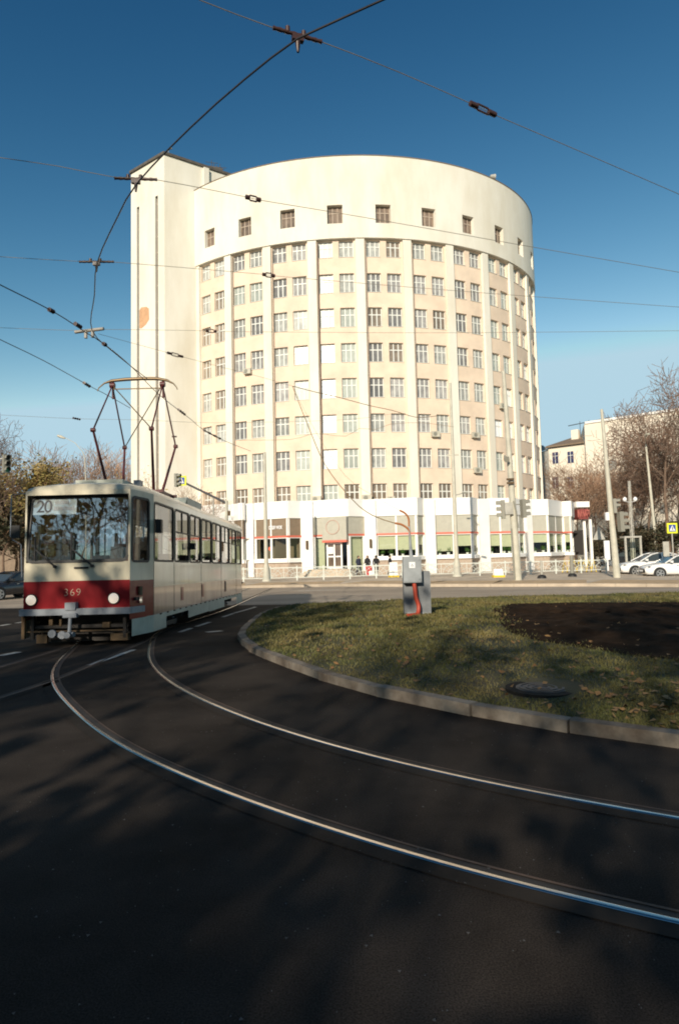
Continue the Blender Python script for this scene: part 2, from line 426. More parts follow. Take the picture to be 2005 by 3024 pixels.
# bare soil bed
soil_px = [(1454, 1792), (1462, 1822), (1500, 1858), (1560, 1878), (1640, 1890), (1760, 1906), (1880, 1926), (2005, 1938), (2140, 1946), (2200, 1860), (2100, 1782), (1800, 1777), (1560, 1781)]
SB = [gnd(*p, lift=.18) for p in soil_px]
SBc = [(p.x, p.y) for p in catmull(SB + [SB[0]], .22)]
def inside(x, y, poly):
    c = False; j = len(poly) - 1
    for i in range(len(poly)):
        if (poly[i][1] > y) != (poly[j][1] > y) and x < (poly[j][0] - poly[i][0]) * (y - poly[i][1]) / (poly[j][1] - poly[i][1]) + poly[i][0]: c = not c
        j = i
    return c
cx_, cy_ = sum(p[0] for p in SBc) / len(SBc), sum(p[1] for p in SBc) / len(SBc)
mb = MB(); rings = 26; n = len(SBc); vv = []
for k in range(rings):
    t = 1 - k / (rings - 1) * .98
    for (x, y) in SBc:
        X, Y = cx_ + (x - cx_) * t, cy_ + (y - cy_) * t
        vv.append((X, Y, isl(X, Y) + .012 + (1 - t) * .10 + .03 * (math.sin(5 * X) * math.sin(4 * Y) + math.sin(11 * X + 2) * math.sin(9 * Y)) * min(1, 3 * (1 - t))))
mb.add(vv, [(k * n + i, k * n + (i + 1) % n, (k + 1) * n + (i + 1) % n, (k + 1) * n + i) for k in range(rings - 1) for i in range(n)], 0, True)
tag(mb.build('soil_bed', MT['soil']), kind='structure')

# manhole in the turf
mp = gnd(1598, 2026, lift=.17)
MHOLE = (mp.x, mp.y, .62)

# grass blades
rng = np.random.default_rng(3)
N = 230000
Y = 5.0 + (oy[-1] - 5.0) * rng.random(N) ** 1.9
X0 = np.interp(Y, oy, ox) + .1
X = X0 + (np.minimum(24.0, Y * .62 + 5) - X0) * rng.random(N)
soilA = np.array([inside(x, y, SBc) for x, y in zip(X + rng.normal(0, .22, N), Y + rng.normal(0, .22, N))])
keep = (X > X0) & ~soilA & (np.hypot(X - MHOLE[0], Y - MHOLE[1]) > .42)
patchy = np.sin(X * 1.7 + Y) * np.sin(Y * 1.3 - X * .8)
keep &= (rng.random(N) < np.clip(.75 + .45 * patchy, .15, 1))
X, Y = X[keep], Y[keep]; N = len(X)
Z = np.array([isl(x, y) for x, y in zip(X, Y)]) - .01
h = (.022 + .036 * rng.random(N)) * np.clip(Y / 9, .8, 1.7); w = (.006 + .004 * rng.random(N)) * np.clip(Y / 6, 1, 2.4)
a = rng.random(N) * 6.283; lx, ly = rng.normal(0, .45, N) * h, rng.normal(0, .45, N) * h
co = np.empty((N, 3, 3), np.float32)
co[:, 0] = np.stack([X - np.cos(a) * w, Y - np.sin(a) * w, Z], -1); co[:, 1] = np.stack([X + np.cos(a) * w, Y + np.sin(a) * w, Z], -1)
co[:, 2] = np.stack([X + lx, Y + ly, Z + h], -1)
def tri_mesh(name, co, m, quads=False):
    k = co.shape[1]; n = co.shape[0]
    me = bpy.data.meshes.new(name); me.vertices.add(n * k); me.vertices.foreach_set('co', co.reshape(-1).astype(np.float32))
    me.loops.add(n * k); me.loops.foreach_set('vertex_index', np.arange(n * k, dtype=np.int32))
    me.polygons.add(n); me.polygons.foreach_set('loop_start', np.arange(0, n * k, k, dtype=np.int32))
    for q in (m if isinstance(m, (list, tuple)) else [m]): me.materials.append(q)
    me.update(calc_edges=True); return me
tag(obj('grass', tri_mesh('grass', co, MT['blade'])), kind='stuff')

# fallen leaves
N = 1050
Y = 5.2 + 15 * rng.random(N) ** 1.4; X0 = np.interp(Y, oy, ox)
X = X0 + .15 + (np.minimum(14, Y * .62) - X0) * rng.random(N) ** .8
k2 = (X > X0 + .1) & (rng.random(N) < .35 + .65 * (np.sin(X * .9 + 1) * np.sin(Y * .8) > 0)); X, Y = X[k2], Y[k2]; N = len(X)
Z = np.array([isl(x, y) for x, y in zip(X, Y)]) + .02 + .03 * rng.random(N)
co = np.empty((N, 4, 3), np.float32); s = .022 + .022 * rng.random(N); a = rng.random(N) * 6.283
for q in range(4):
    an = a + q * 1.5708; rr = s * (1.25 if q % 2 else .8)
    co[:, q] = np.stack([X + np.cos(an) * rr, Y + np.sin(an) * rr, Z + rng.normal(0, .012, N)], -1)
tag(obj('fallen_leaves', tri_mesh('fallen_leaves', co, MT['leaf'])), kind='stuff')
N = 260
iy = rng.integers(10, len(OUT) - 60, N); P_ = np.array([(OUT[i].x, OUT[i].y) for i in iy]); D_ = np.array([((OUT[i + 1] - OUT[i]).x, (OUT[i + 1] - OUT[i]).y) for i in iy]); D_ /= np.linalg.norm(D_, axis=1)[:, None]
off_ = .12 + rng.exponential(.22, N); X = P_[:, 0] + D_[:, 1] * off_; Y = P_[:, 1] - D_[:, 0] * off_
co = np.empty((N, 4, 3), np.float32); s = .018 + .018 * rng.random(N); a = rng.random(N) * 6.283
for q in range(4):
    rr = s * (1.25 if q % 2 else .8); co[:, q] = np.stack([X + np.cos(a + q * 1.5708) * rr, Y + np.sin(a + q * 1.5708) * rr, np.array([zg(y) for y in Y]) + .012 + .012 * rng.random(N)], -1)
tag(obj('gutter_leaves', tri_mesh('gutter_leaves', co, MT['leaf'])), kind='stuff')
# grit and crumbs on the asphalt
N = 900
Y = 2.0 + 9 * rng.random(N); X = (rng.random(N) - .5) * 1.3 * Y
k2 = X < np.interp(Y, oy, ox, left=99) - .2; X, Y = X[k2], Y[k2]; N = len(X)
co = np.empty((N, 4, 3), np.float32); s = .003 + .006 * rng.random(N) ** 3; a = rng.random(N) * 6.283
for q in range(4): co[:, q] = np.stack([X + np.cos(a + q * 1.57) * s, Y + np.sin(a + q * 1.57) * s, np.array([zg(y) for y in Y]) + .004 + .004 * (q % 2)], -1)
tag(obj('grit', tri_mesh('grit', co, MT['grit'])), kind='stuff')

# ------------------------------------------------------------------ painted lines
def line_px(pts, w, lift=.006):
    return ribbon('lane_marking', catmull([gnd(*p) for p in pts], 1.0), -w / 2, w / 2, lift, MT['line'])
lines = [
    ([(1100, 1776), (1400, 1772), (1700, 1769), (2005, 1766)], .14), ([(1500, 1747), (1690, 1745)], .12), ([(1840, 1743), (2005, 1741)], .12),
    ([(0, 1938), (55, 1927)], .16), ([(0, 1849), (28, 1844)], .14), ([(48, 1841), (72, 1837)], .14),
    ([(262, 1966), (330, 1943), (395, 1920)], .10), ([(530, 1868), (565, 1856)], .12), ([(580, 1851), (620, 1838)], .12),
    ([(658, 1823), (690, 1812)], .13), ([(692, 1811), (755, 1793)], .14), ([(610, 1868), (655, 1864)], .22), ([(880, 1746), (1000, 1742)], .3)]
for pts, w in lines: tag(line_px(pts, w), kind='structure')
# ------------------------------------------------------------------ tram rails
def make_rail(pts, label, group, w=.034, extra0=(), extra1=(), shine='rail'):
    path = catmull(list(extra0) + [gnd(*p) for p in pts] + list(extra1), .12)
    for _ in range(110):                # ease out the small kinks of the traced line
        path = [path[0]] + [(a + b * 2 + c) / 4 for a, b, c in zip(path[:-2], path[1:-1], path[2:])] + [path[-1]]
    r = empty('tram_rail', path[len(path) // 2], label, 'rail', group)
    off = r.location
    mb = MB(); prof = [(-w / 2 - .004, .004), (-w / 2, .0085), (-w / 4, .0095), (w / 4, .0095), (w / 2, .0085), (w / 2 + .004, .004)]
    vv = []
    for i, p in enumerate(path):
        t = path[min(i + 1, len(path) - 1)] - path[max(i - 1, 0)]; n = Vector((t.y, -t.x, 0)).normalized()
        for o, z in prof: vv.append((p.x + n.x * o - off.x, p.y + n.y * o - off.y, zg(p.y) + z - off.z))
    k = len(prof)
    mb.add(vv, [(i * k + j, i * k + j + 1, (i + 1) * k + j + 1, (i + 1) * k + j) for i in range(len(path) - 1) for j in range(k - 1)], 0, True)
    mb.build('rail_head', MT[shine], r)
    for nm, a_, b_, lf, m in (('groove', w / 2 + .008, w / 2 + .055, .0035, 'tdark'), ('guard_lip', w / 2 + .055, w / 2 + .074, .0075, 'rust'), ('bedding', -w / 2 - .12, -w / 2 - .012, .005, 'patch')):
        o = ribbon(nm, path, a_, b_, lf, MT[m], r); o.location = -off
    return r
e0 = gnd(2005, 2421); e1 = gnd(1641, 2362); dd = (e0 - e1).normalized()
make_rail([(2005, 2421), (1641, 2362), (1320, 2293), (1000, 2214), (800, 2153), (663, 2100), (561, 2054), (485, 2008), (449, 1972), (434, 1942), (444, 1906)],
          'inner polished rail curving from the tram past the island kerb', 'rails of the curve',
          extra0=[e0 + dd * 3], extra1=[Vector((-4.25, 14.2, 0)), Vector((-4.34, 17, 0)), Vector((-4.34, 26, 0)), Vector((-4.2, 40, 0))])
e0 = gnd(2005, 2732); e1 = gnd(1577, 2642); dd = (e0 - e1).normalized()
make_rail([(2005, 2732), (1577, 2642), (1320, 2567), (1000, 2464), (800, 2401), (663, 2345), (510, 2284), (383, 2225), (306, 2182), (230, 2110), (179, 2059), (148, 2018), (148, 1985), (170, 1950), (205, 1925)],
          'outer polished rail of the curve, nearest to the camera', 'rails of the curve',
          extra0=[e0 + dd * 3], extra1=[Vector((-5.75, 14.2, 0)), Vector((-5.86, 17, 0)), Vector((-5.86, 26, 0)), Vector((-5.7, 40, 0))])
make_rail([(168, 1924), (80, 1949), (0, 1972)], 'dull rail of the straight track under the left front corner of the tram', 'rails of the straight track', shine='rust',
          extra0=[Vector((-5.5, 15, 0))], extra1=[gnd(0, 1972) + (gnd(0, 1972) - gnd(80, 1949)) * 6])
make_rail([(300, 1955), (150, 2018), (0, 2064)], 'dull rail leaving the curve towards the left edge', 'rails of the straight track', shine='rust',
          extra0=[Vector((-4.0, 13.5, 0))], extra1=[gnd(0, 2064) + (gnd(0, 2064) - gnd(150, 2018)) * 3])

# manhole cover
r = empty('manhole_cover', (MHOLE[0], MHOLE[1], isl(MHOLE[0], MHOLE[1]) - .01), 'round iron manhole cover sunk in the grass near the kerb', 'manhole')
mb = MB(); k = 40
def ringz(mb, r0, r1, z0, z1, mi=0):
    vv = []
    for i in range(k):
        c, s_ = math.cos(2 * math.pi * i / k), math.sin(2 * math.pi * i / k)
        vv += [(r0 * c, r0 * s_, z0), (r0 * c, r0 * s_, z1), (r1 * c, r1 * s_, z1), (r1 * c, r1 * s_, z0)]
    mb.add(vv, [(4 * i + a, 4 * i + (a + 1) % 4, 4 * ((i + 1) % k) + (a + 1) % 4, 4 * ((i + 1) % k) + a) for i in range(k) for a in range(4)], mi)
ringz(mb, .27, .37, -.02, .016)
mb.build('concrete_collar', MT['patch'], r)
mb = MB(); mb.tube([(0, 0, 0), (0, 0, .02)], .262, 40)
for q in (.07, .14, .21): ringz(mb, q, q + .025, .02, .028)
mb.build('iron_lid', MT['iron'], r)

# ================================================================== hotel
HX, HA, HB, HAZ = 1.591, 23.23, 17.614, -0.01875
T0, DT, HROOF, HSOF = -0.5636, 0.2078, 41.67, 33.14
def E(th, o=0.0, z=0.0):
    x, y = (HA + o) * math.sin(th), -(HB + o) * math.cos(th)
    ca, sa = math.cos(HAZ), math.sin(HAZ)
    return Vector((HX + x * ca - y * sa, 60 + HB + x * sa + y * ca, z))
def En(th):
    x, y = math.sin(th) / HA, -math.cos(th) / HB; ca, sa = math.cos(HAZ), math.sin(HAZ)
    return Vector((x * ca - y * sa, x * sa + y * ca, 0)).normalized()
def curved(mb, t0, t1, o0, o1, z0, z1, mi=0, step=.03):
    n = max(1, int(math.ceil((t1 - t0) / step))); vv = []
    for i in range(n + 1):
        th = t0 + (t1 - t0) * i / n
        for o, z in ((o0, z0), (o1, z0), (o1, z1), (o0, z1)): vv.append(E(th, o, z))
    ff = [(4 * i + a, 4 * i + (a + 1) % 4, 4 * i + 4 + (a + 1) % 4, 4 * i + 4 + a) for i in range(n) for a in range(4)]
    ff += [(0, 1, 2, 3), tuple(4 * n + a for a in (3, 2, 1, 0))]
    mb.add(vv, ff, mi)
def th_px(px, off, z):                 # ellipse parameter whose surface point is seen at column px
    lo, hi = -1.3, 1.05
    for _ in range(50):
        m = (lo + hi) / 2; p = E(m, off, z) - Vector((0, 0, EYE))
        yc = p.z * cp - p.y * sp; zc = p.y * cp + p.z * sp
        q = 1002.5 + F_PX * (p.x * cr - yc * sr) / zc
        if q < px: lo = m
        else: hi = m
    return (lo + hi) / 2

hotel = empty('hotel_building', (0, 0, 0), 'cream eleven storey hotel with a curved window facade and a corner stair tower', 'hotel')
TL, TR = -0.80, 2.35
ROWS = [(31.33, 33.02), (27.70, 29.65), (24.20, 26.14), (20.63, 22.55), (17.06, 19.03), (13.60, 15.43), (10.05, 12.00), (6.95, 8.49)]
U1, U2 = (.119, .430), (.560, .866)
mb = MB()
zs = [HSOF] + [z for a_, b_ in ROWS for z in (b_, a_)] + [4.0]
for i in range(0, len(zs), 2): 
    if zs[i] - zs[i + 1] > .02: curved(mb, TL, TR, -.6, -.22, zs[i + 1], zs[i])
BAYS = list(range(-1, 14))
for (z0, z1) in ROWS:
    for b in BAYS:
        ta = T0 + DT * b
        for u0, u1 in ((-.134 if b > -1 else 0, U1[0]), (U1[1], U2[0])) + (((U2[1], 1.0),) if b == BAYS[-1] else ()):
            a_, b_ = max(TL, ta + DT * u0), min(TR, ta + DT * u1)
            if b_ > a_: curved(mb, a_, b_, -.6, -.222, z0 - .002, z1 + .002)
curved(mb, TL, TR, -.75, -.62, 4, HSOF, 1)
mb.build('facade_wall', [MT['pink'], MT['room']], hotel)
for b in range(-1, 15):
    th = T0 + DT * b
    mb = MB(); w = .0193
    if th + w > TR: break
    curved(mb, max(TL, th - w), th + w, -.5, 0, 5.5, HSOF - .002); mb.build('pilaster', MT['white'], hotel)
for b in (0, 1, 2, 3, 4):
    th = T0 + DT * b + .0255
    mb = MB(); mb.tube([E(th, -.14, 6.6), E(th, -.14, 32.9)], .06, 6); mb.build('drainpipe', MT['dark_slit'] if b == 2 else MT['stone'], hotel)
# attic band with square openings
mb = MB(); AZ0, AZ1 = 34.66, 36.58
curved(mb, TL, TR, -.6, .12, HSOF, AZ0); curved(mb, TL, TR, -.6, .12, AZ1, HROOF)
prev = TL
for b in BAYS:
    c = T0 + DT * (b + .5)
    if c + .033 > TR: break
    curved(mb, prev, c - .033, -.6, .118, AZ0 - .002, AZ1 + .002); prev = c + .033
curved(mb, prev, TR, -.6, .118, AZ0 - .002, AZ1 + .002)
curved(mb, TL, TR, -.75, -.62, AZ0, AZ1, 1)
mb.build('attic_band', [MT['white'], MT['room']], hotel)
mb = MB(); curved(mb, TL, TR, -.65, .17, HROOF, HROOF + .07)
n = 60; vv = [E(TL + (TR - TL) * i / n, -.6, HROOF - .5) for i in range(n + 1)]; mb.add(vv, [tuple(range(n + 1))])
back = [E(TR, -.6, 0), E(TL, -.6, 0)]
mb.quad(*[Vector((p.x, p.y, z)) for p, z in ((back[0], 0), (back[1], 0), (back[1], HROOF), (back[0], HROOF))])
mb.build('roof', MT['broof'], hotel)

# windows
def win_meshes(w, h, cols, bars, fr=.075):
    f = MB(); g = MB()
    f.box(-w / 2, w / 2, -.03, .03, 0, fr); f.box(-w / 2, w / 2, -.03, .03, h - fr, h)
    f.box(-w / 2, -w / 2 + fr, -.029, .029, fr, h - fr); f.box(w / 2 - fr, w / 2, -.029, .029, fr, h - fr)
    for c in range(1, cols):
        x = -w / 2 + w * c / cols; f.box(x - .05, x + .05, -.028, .028, fr, h - fr)
    for z in bars: f.box(-w / 2 + fr, w / 2 - fr, -.027, .027, z - .05, z + .05)
    f.box(-w / 2 - .02, w / 2 + .02, -.28, -.03, -.03, .0)
    g.quad((-w / 2, .012, 0), (w / 2, .012, 0), (w / 2, .012, h), (-w / 2, .012, h))
    return f, g
def place(o, th, off, z):
    p = E(th, off, z); nn = En(th); o.location = p; o.rotation_euler = (0, 0, math.atan2(nn.x, -nn.y)); return o
WW = 1.46
mesh_cache = {}
def window_at(th, z0, z1, pm, kind='window', fm='frame', cols=3, low=False, off=-.45, w=WW):
    key = (round(z1 - z0, 2), fm, cols, low, w)
    if key not in mesh_cache:
        h = z1 - z0
        f, g = win_meshes(w, h, cols, [h * .5] if low else [h * .64])
        fo = f.build(kind, MT[fm]); go = g.build('pane', MT['pane_dark'])
        mesh_cache[key] = (fo.data, go.data); bpy.data.objects.remove(fo); bpy.data.objects.remove(go)
    fd, gd = mesh_cache[key]
    o = obj(kind, fd, hotel); place(o, th, off, z0)
    p = obj('pane', gd, o)
    p.material_slots[0].link = 'OBJECT'; p.material_slots[0].material = MT[pm]
    return o
def pane_kind(b, k, r):
    q = random.random()
    if b == 2 and k == 0: return 'pane_curtain' if r < 3 else 'pane_glare' if r < 7 else 'pane_curtain'
    if b == 2: return ('pane_grey', 'pane_grey', 'pane_curtain', 'pane_curtain', 'pane_curtain', 'pane_curtain', 'pane_curtain', 'pane_warm')[r]
    if b == 1 and k == 1: return ('pane_dark', 'pane_dark', 'pane_grey', 'pane_curtain', 'pane_curtain', 'pane_curtain', 'pane_curtain', 'pane_curtain')[r]
    if b == 0 and r == 1: return 'pane_curtain'
    if b >= 6: return 'pane_curtain' if q < .5 else 'pane_glare' if q < .8 and r >= 3 else 'pane_grey'
    if r == 7: return 'pane_warm'
    if b == -1: return 'pane_grey' if q < .6 else 'pane_warm'
    if b in (5, 1): return 'pane_grey' if q < .45 else 'pane_dark'
    return 'pane_dark' if q < .7 else 'pane_grey' if q < .92 else 'pane_warm'
far_w = []
for r_, (z0, z1) in enumerate(ROWS):
    for b in range(-1, 9):
        for k, (u0, u1) in enumerate((U1, U2)):
            th = T0 + DT * (b + (u0 + u1) / 2)
            if th - .03 < TL: continue
            pm = pane_kind(b, k, r_)
            if 0 <= b <= 5: window_at(th, z0, z1, pm, low=(r_ == 7))
            else: far_w.append((th, z0, z1, pm, r_ == 7))
mats_ = ['frame', 'pane_dark', 'pane_warm', 'pane_grey', 'pane_curtain', 'pane_glare']
mb = MB()
for th, z0, z1, pm, low in far_w:
    f, g = win_meshes(WW, z1 - z0, 3, [(z1 - z0) * (.5 if low else .64)])
    p = E(th, -.45, z0); nn = En(th); a_ = math.atan2(nn.x, -nn.y); Mx = Matrix.Translation(p) @ Matrix.Rotation(a_, 4, 'Z')
    mb.add([Mx @ Vector(v) for v in f.v], f.f, 0); mb.add([Mx @ Vector(v) for v in g.v], g.f, mats_.index(pm))
tag(mb.build('window', [MT[m] for m in mats_], hotel), kind='stuff')
for b in range(-1, 9):
    th = T0 + DT * (b + .5)
    window_at(th, AZ0, AZ1, 'pane_brown', 'attic_window', 'stone', 3, False, -.30, 1.5)

for th, off, z, s in ((T0 + DT * 4.5, -.1, 13.1, 1), (T0 + DT * 5.5, -.1, 13.2, 1), (T0 + DT * 5.52, -.1, 9.6, 1), (T0 + DT * 0.5, -.1, 20.2, 1), (T0 + DT * 3.5, -.1, 6.75, .8), (T0 + DT * 2.0, .2, 6.75, 1.1), (T0 + DT * 3.0, .2, 6.75, 1.1), (T0 + DT * 6.4, -.1, 16.6, 1)):
    mb = MB(); mb.box(-.42 * s, .42 * s, -.26, .06, 0, .55 * s, 0); mb.tube([(-.1 * s, -.265, .28 * s), (-.1 * s, -.28, .28 * s)], .2 * s, 12, 1); o = mb.build('air_conditioner', [MT['pole'], MT['tl_body']], hotel); place(o, th, off, z)
# stair tower: two faces meeting at a blunt corner
TC, TLf = Vector((-17.78, 63.5, 0)), Vector((-22.40, 66.73, 0))
dR = Vector((math.cos(R(32.7)), math.sin(R(32.7)), 0)); TRt = TC + dR * 9.5
TB = TRt + Vector((-3, 9, 0)); TBL = TLf + Vector((1.5, 9, 0))
TZ = 44.7
mb = MB()
dl = (TC - TLf); Ll = dl.length; dl.normalize(); nl = Vector((dl.y, -dl.x, 0))
def face_strip(a, b, z0, z1): mb.quad(Vector((a.x, a.y, z0)), Vector((b.x, b.y, z0)), Vector((b.x, b.y, z1)), Vector((a.x, a.y, z1)))
def along(px, pyy):                    # distance along the left tower face seen at a column
    d = ray(px, pyy); o = Vector((0, 0, EYE)); t = (TLf - o).dot(nl) / d.dot(nl); return (o + d * t - TLf).dot(dl), (o + d * t).z
slits = []
for x0, x1, yt in ((404, 411, 612), (458, 466, 580)):
    s0, zt = along(x0, yt); s1, _ = along(x1, yt); slits.append((s0, s1, zt))
cur = 0.0
for s0, s1, zt in slits:
    face_strip(TLf + dl * cur, TLf + dl * s0, -1, TZ); face_strip(TLf + dl * s0, TLf + dl * s1, zt, TZ); cur = s1
face_strip(TLf + dl * cur, TC, -1, TZ)
face_strip(TC, TRt, -1, TZ); face_strip(TRt, TB, -1, TZ); face_strip(TB, TBL, -1, TZ); face_strip(TBL, TLf, -1, TZ)
for s0, s1, zt in slits:               # reveals of the slits
    for s in (s0, s1): face_strip(TLf + dl * s, TLf + dl * s - nl * .35, -1, zt)
mb.build('stair_tower', MT['white'], hotel)
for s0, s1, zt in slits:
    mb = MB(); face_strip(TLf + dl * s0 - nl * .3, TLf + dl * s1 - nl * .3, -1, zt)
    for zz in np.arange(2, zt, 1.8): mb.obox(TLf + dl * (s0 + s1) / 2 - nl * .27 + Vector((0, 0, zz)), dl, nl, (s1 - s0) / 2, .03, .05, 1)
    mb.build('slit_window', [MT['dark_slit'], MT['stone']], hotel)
mb = MB()
poly = [TLf, TC, TRt, TB, TBL]; cen = sum(poly, Vector()) / 5
mb.prism([(p.x + (p.x - cen.x) * .03, p.y + (p.y - cen.y) * .03) for p in poly], TZ, TZ + .28)
mb.build('tower_roof', MT['roofing'], hotel)
s0, zc = along(412, 945); s1, zb = along(440, 962)
mb = MB(); pts = [(s0, 1.1), (s0 + .3, 1.35), (s1 - .4, 1.2), (s1, .9), (s1 + .05, -.3), (s1 - .5, -.75), (s0 + .35, -1.0), (s0, -.9)]
vv = [TLf + dl * a_ + nl * .012 + Vector((0, 0, zc + b_)) for a_, b_ in pts]; mb.add(vv, [tuple(range(len(vv)))]); mb.build('exposed_brick', MT['brick'], hotel)
mb = MB(); s = 4.6; q = TC + dR * s; nR = Vector((dR.y, -dR.x, 0))
mb.obox(q + nR * .15 + Vector((0, 0, 21.8)), dR, nR, .3, .15, 22.8); mb.build('tower_pilaster', MT['white'], hotel)
# roof clutter
for (x, y, yy, hgt) in ((1455, 520, 66.0, 1.1),):
    p = at_y(x, y + 22, yy)
    mb = MB(); mb.tube([p, p + Vector((0, 0, hgt))], .05); mb.tube([p + Vector((-.25, 0, hgt * .75)), p + Vector((.3, .05, hgt * .75))], [.2, .32], 10); mb.build('roof_floodlight', MT['pole_grey'], hotel)
mb = MB()
for i, (px, py) in enumerate(((632, 500), (640, 506), (650, 503), (625, 492), (645, 512))):
    p = at_y(px, py, 68.5); mb.tube([p - Vector((0, 0, .6)), p + Vector((0, 0, .8))], .035, 4); mb.tube([p + Vector((-.7, 0, .2 + .15 * i)), p + Vector((.7, .2, .25 + .1 * i))], .03, 4)
p = at_y(636, 505, 68); mb.obox(p, (1, .4, 0), (-.4, 1, 0), .75, .4, .3)
mb.build('roof_aerials', MT['roofing'], hotel)
mb = MB(); p = Vector((TC.x + .3, TC.y + .6, TZ + .28)); mb.tube([p, p + Vector((0, 0, .7))], .03, 4); mb.tube([p + Vector((-.05, 0, .65)), p + Vector((.35, 0, .85))], [.04, .12], 8); mb.build('tower_floodlight', MT['pole_grey'], hotel)

# ------------------------------------------------------------------ podium with folded shopfronts
PO = 4.0; PZ0, PSILL, PGL, PRED, PAW, PTOP = ZP, 1.36, 3.31, 3.48, 5.03, 6.60
bays = [(560, 640, 690), (690, 715, 728), (753, 851, 893), (926, 1030, 1077), (1110, 1232, 1253), (1283, 1396, 1412), (1441, 1515, 1550), (1566, 1620, 1663)]
cols = [(728, 753), (893, 926), (1077, 1110), (1253, 1283), (1412, 1441), (1550, 1566)]
def ppt(px, off=PO): return E(th_px(px, off, 3.0), off, 0)
for a_, b_ in cols:
    A, B = ppt(a_), ppt(b_); d = (B - A); n_ = Vector((d.y, -d.x, 0)).normalized(); c = (A + B) / 2
    mb = MB(); mb.obox(c + n_ * -.2 + Vector((0, 0, (PTOP - .05 + PZ0) / 2)), d, n_, d.length / 2, .55, (PTOP - .05 - PZ0) / 2); mb.build('shop_pier', MT['white2'], hotel)
for px in (909, 1093):
    p = ppt(px) ; n_ = En(th_px(px, PO, 3)); mb = MB(); mb.obox(p + n_ * .45 + Vector((0, 0, 2.6)), (n_.y, -n_.x, 0), n_, .1, .1, .38); mb.build('wall_sconce', MT['ochre'], hotel)
def panel(mb, A, B, n_, z0, z1, d0, d1, mi=0):
    c = (A + B) / 2; d = B - A
    mb.obox(c + n_ * (d0 + d1) / 2 + Vector((0, 0, (z0 + z1) / 2)), d, n_, d.length / 2, (d1 - d0) / 2, (z1 - z0) / 2, mi)
entr = 3
plants = []
end_pts = None
segs_all = []
for bi, (xa, xf, xb) in enumerate(bays):
    A, B = ppt(xa), ppt(xb)
    Fp = E(th_px(xf, PO + 1.0, 3.0), PO + 1.0, 0)
    chain = [A, Fp, B]
    if bi == 7:                         # the end bay folds twice more
        G = ppt(1663); chain = [A, Fp, G, E(th_px(1688, PO + .9, 3), PO + .9, 0), ppt(1716)]
    dark = bi < 3
    front = MB(); gl = MB(); aw = MB(); rd = MB(); par = MB(); base = MB(); room = MB(); bl = MB()
    for si in range(len(chain) - 1):
        a, b = chain[si], chain[si + 1]; d = b - a; L = d.length; t = d.normalized(); n_ = Vector((t.y, -t.x, 0))
        panel(par, a, b, n_, PAW, PTOP, -.3, .10)
        if bi == entr and si == 0:
            zl, zr = 2.75, 5.03
            panel(aw, a, a + t * (L * .30), n_, PRED, PAW, -.12, 0); panel(rd, a, a + t * (L * .30), n_, PGL, PRED, -.1, .04)
            panel(aw, a + t * (L * .32), b, n_, zl + .2, PAW, -.12, .55); panel(rd, a + t * (L * .32), b, n_, zl, zl + .2, -.1, .6)
            zt = PGL; zb = .15
        else:
            panel(aw, a, b, n_, PRED, PAW, -.12, 0); panel(rd, a, b, n_, PGL, PRED, -.1, .05); zt, zb = PGL, PSILL
            if bi == entr: zb = .15
        panel(front, a, b, n_, zb, zb + .07, -.13, .015); panel(front, a, b, n_, zt - .07, zt, -.13, .015)
        # mullions
        nm = 1 if L < 1.9 else 2
        w_ = .09
        for q in range(nm + 1):
            c = a + t * (w_ + (L - 2 * w_) * q / nm)
            panel(front, c - t * w_, c + t * w_, n_, zb, zt, -.14, .02)
            if bi not in (entr,): panel(front, c - t * w_ * .8, c + t * w_ * .8, n_, PRED, PAW, .001, .03)
        gl.quad(*[Vector((p.x, p.y, z)) - n_ * .06 for p, z in ((a, zb), (b, zb), (b, zt), (a, zt))])
        room.quad(*[Vector((p.x, p.y, z)) - n_ * 1.6 for p, z in ((a - t * .5, zb - .3), (b + t * .5, zb - .3), (b + t * .5, zt + .3), (a - t * .5, zt + .3))])
        room.quad(*[Vector((p.x, p.y, zb - .01)) - n_ * o for p, o in ((a, .1), (b, .1), (b, 1.6), (a, 1.6))])
        room.quad(*[Vector((p.x, p.y, zt + .01)) - n_ * o for p, o in ((a, .1), (b, .1), (b, 1.6), (a, 1.6))])
        if not dark and bi != entr:
            for q in range(nm):
                u0, u1 = a + t * L * (q / nm) + t * .1, a + t * L * ((q + 1) / nm) - t * .1
                zbl = random.choice((2.05, 2.15, 2.4, 1.95, 1.75)) if bi != 5 else random.choice((2.2, 1.75))
                bl.quad(*[Vector((p.x, p.y, z)) - n_ * .16 for p, z in ((u0, zbl), (u1, zbl), (u1, zt), (u0, zt))])
                for s_ in range(2): plants.append((u0 + (u1 - u0) * (.25 + .5 * s_) - n_ * .30, zb))
        if bi == entr and si != 0: bl.quad(*[Vector((p.x, p.y, z)) - n_ * .3 for p, z in ((a + t * .1, zb), (b - t * .1, zb), (b - t * .1, zt), (a + t * .1, zt))])
        if bi == entr and si == 0: bl.quad(*[Vector((p.x, p.y, z)) - n_ * .3 for p, z in ((a + t * .1, zb), (a + t * L * .28, zb), (a + t * L * .28, zt), (a + t * .1, zt))])
        if bi != entr: panel(base, a, b, n_, 1.06, PSILL, -.4, .16, 1); panel(base, a, b, n_, PZ0 - .1, 1.06, -.4, -.02, 0)
        elif si == 1: panel(base, a, b, n_, PZ0 - .1, .15, -.4, .0, 0)
    sf = front.build('shopfront', MT['white2'], hotel)
    gl.build('shop_window', MT['shop_glass'], sf); aw.build('fascia', MT['awning_dark'] if dark else MT['awning'], sf); rd.build('red_trim', MT['red_strip'], sf)
    par.build('parapet_panel', MT['white2'], sf); room.build('shop_interior', MT['room_brown'] if dark else MT['room'], sf)
    if base.v: base.build('plinth', [MT['stone'], MT['white2']], sf)
    if bl.v: bl.build('roller_blind', MT['blind'], sf)
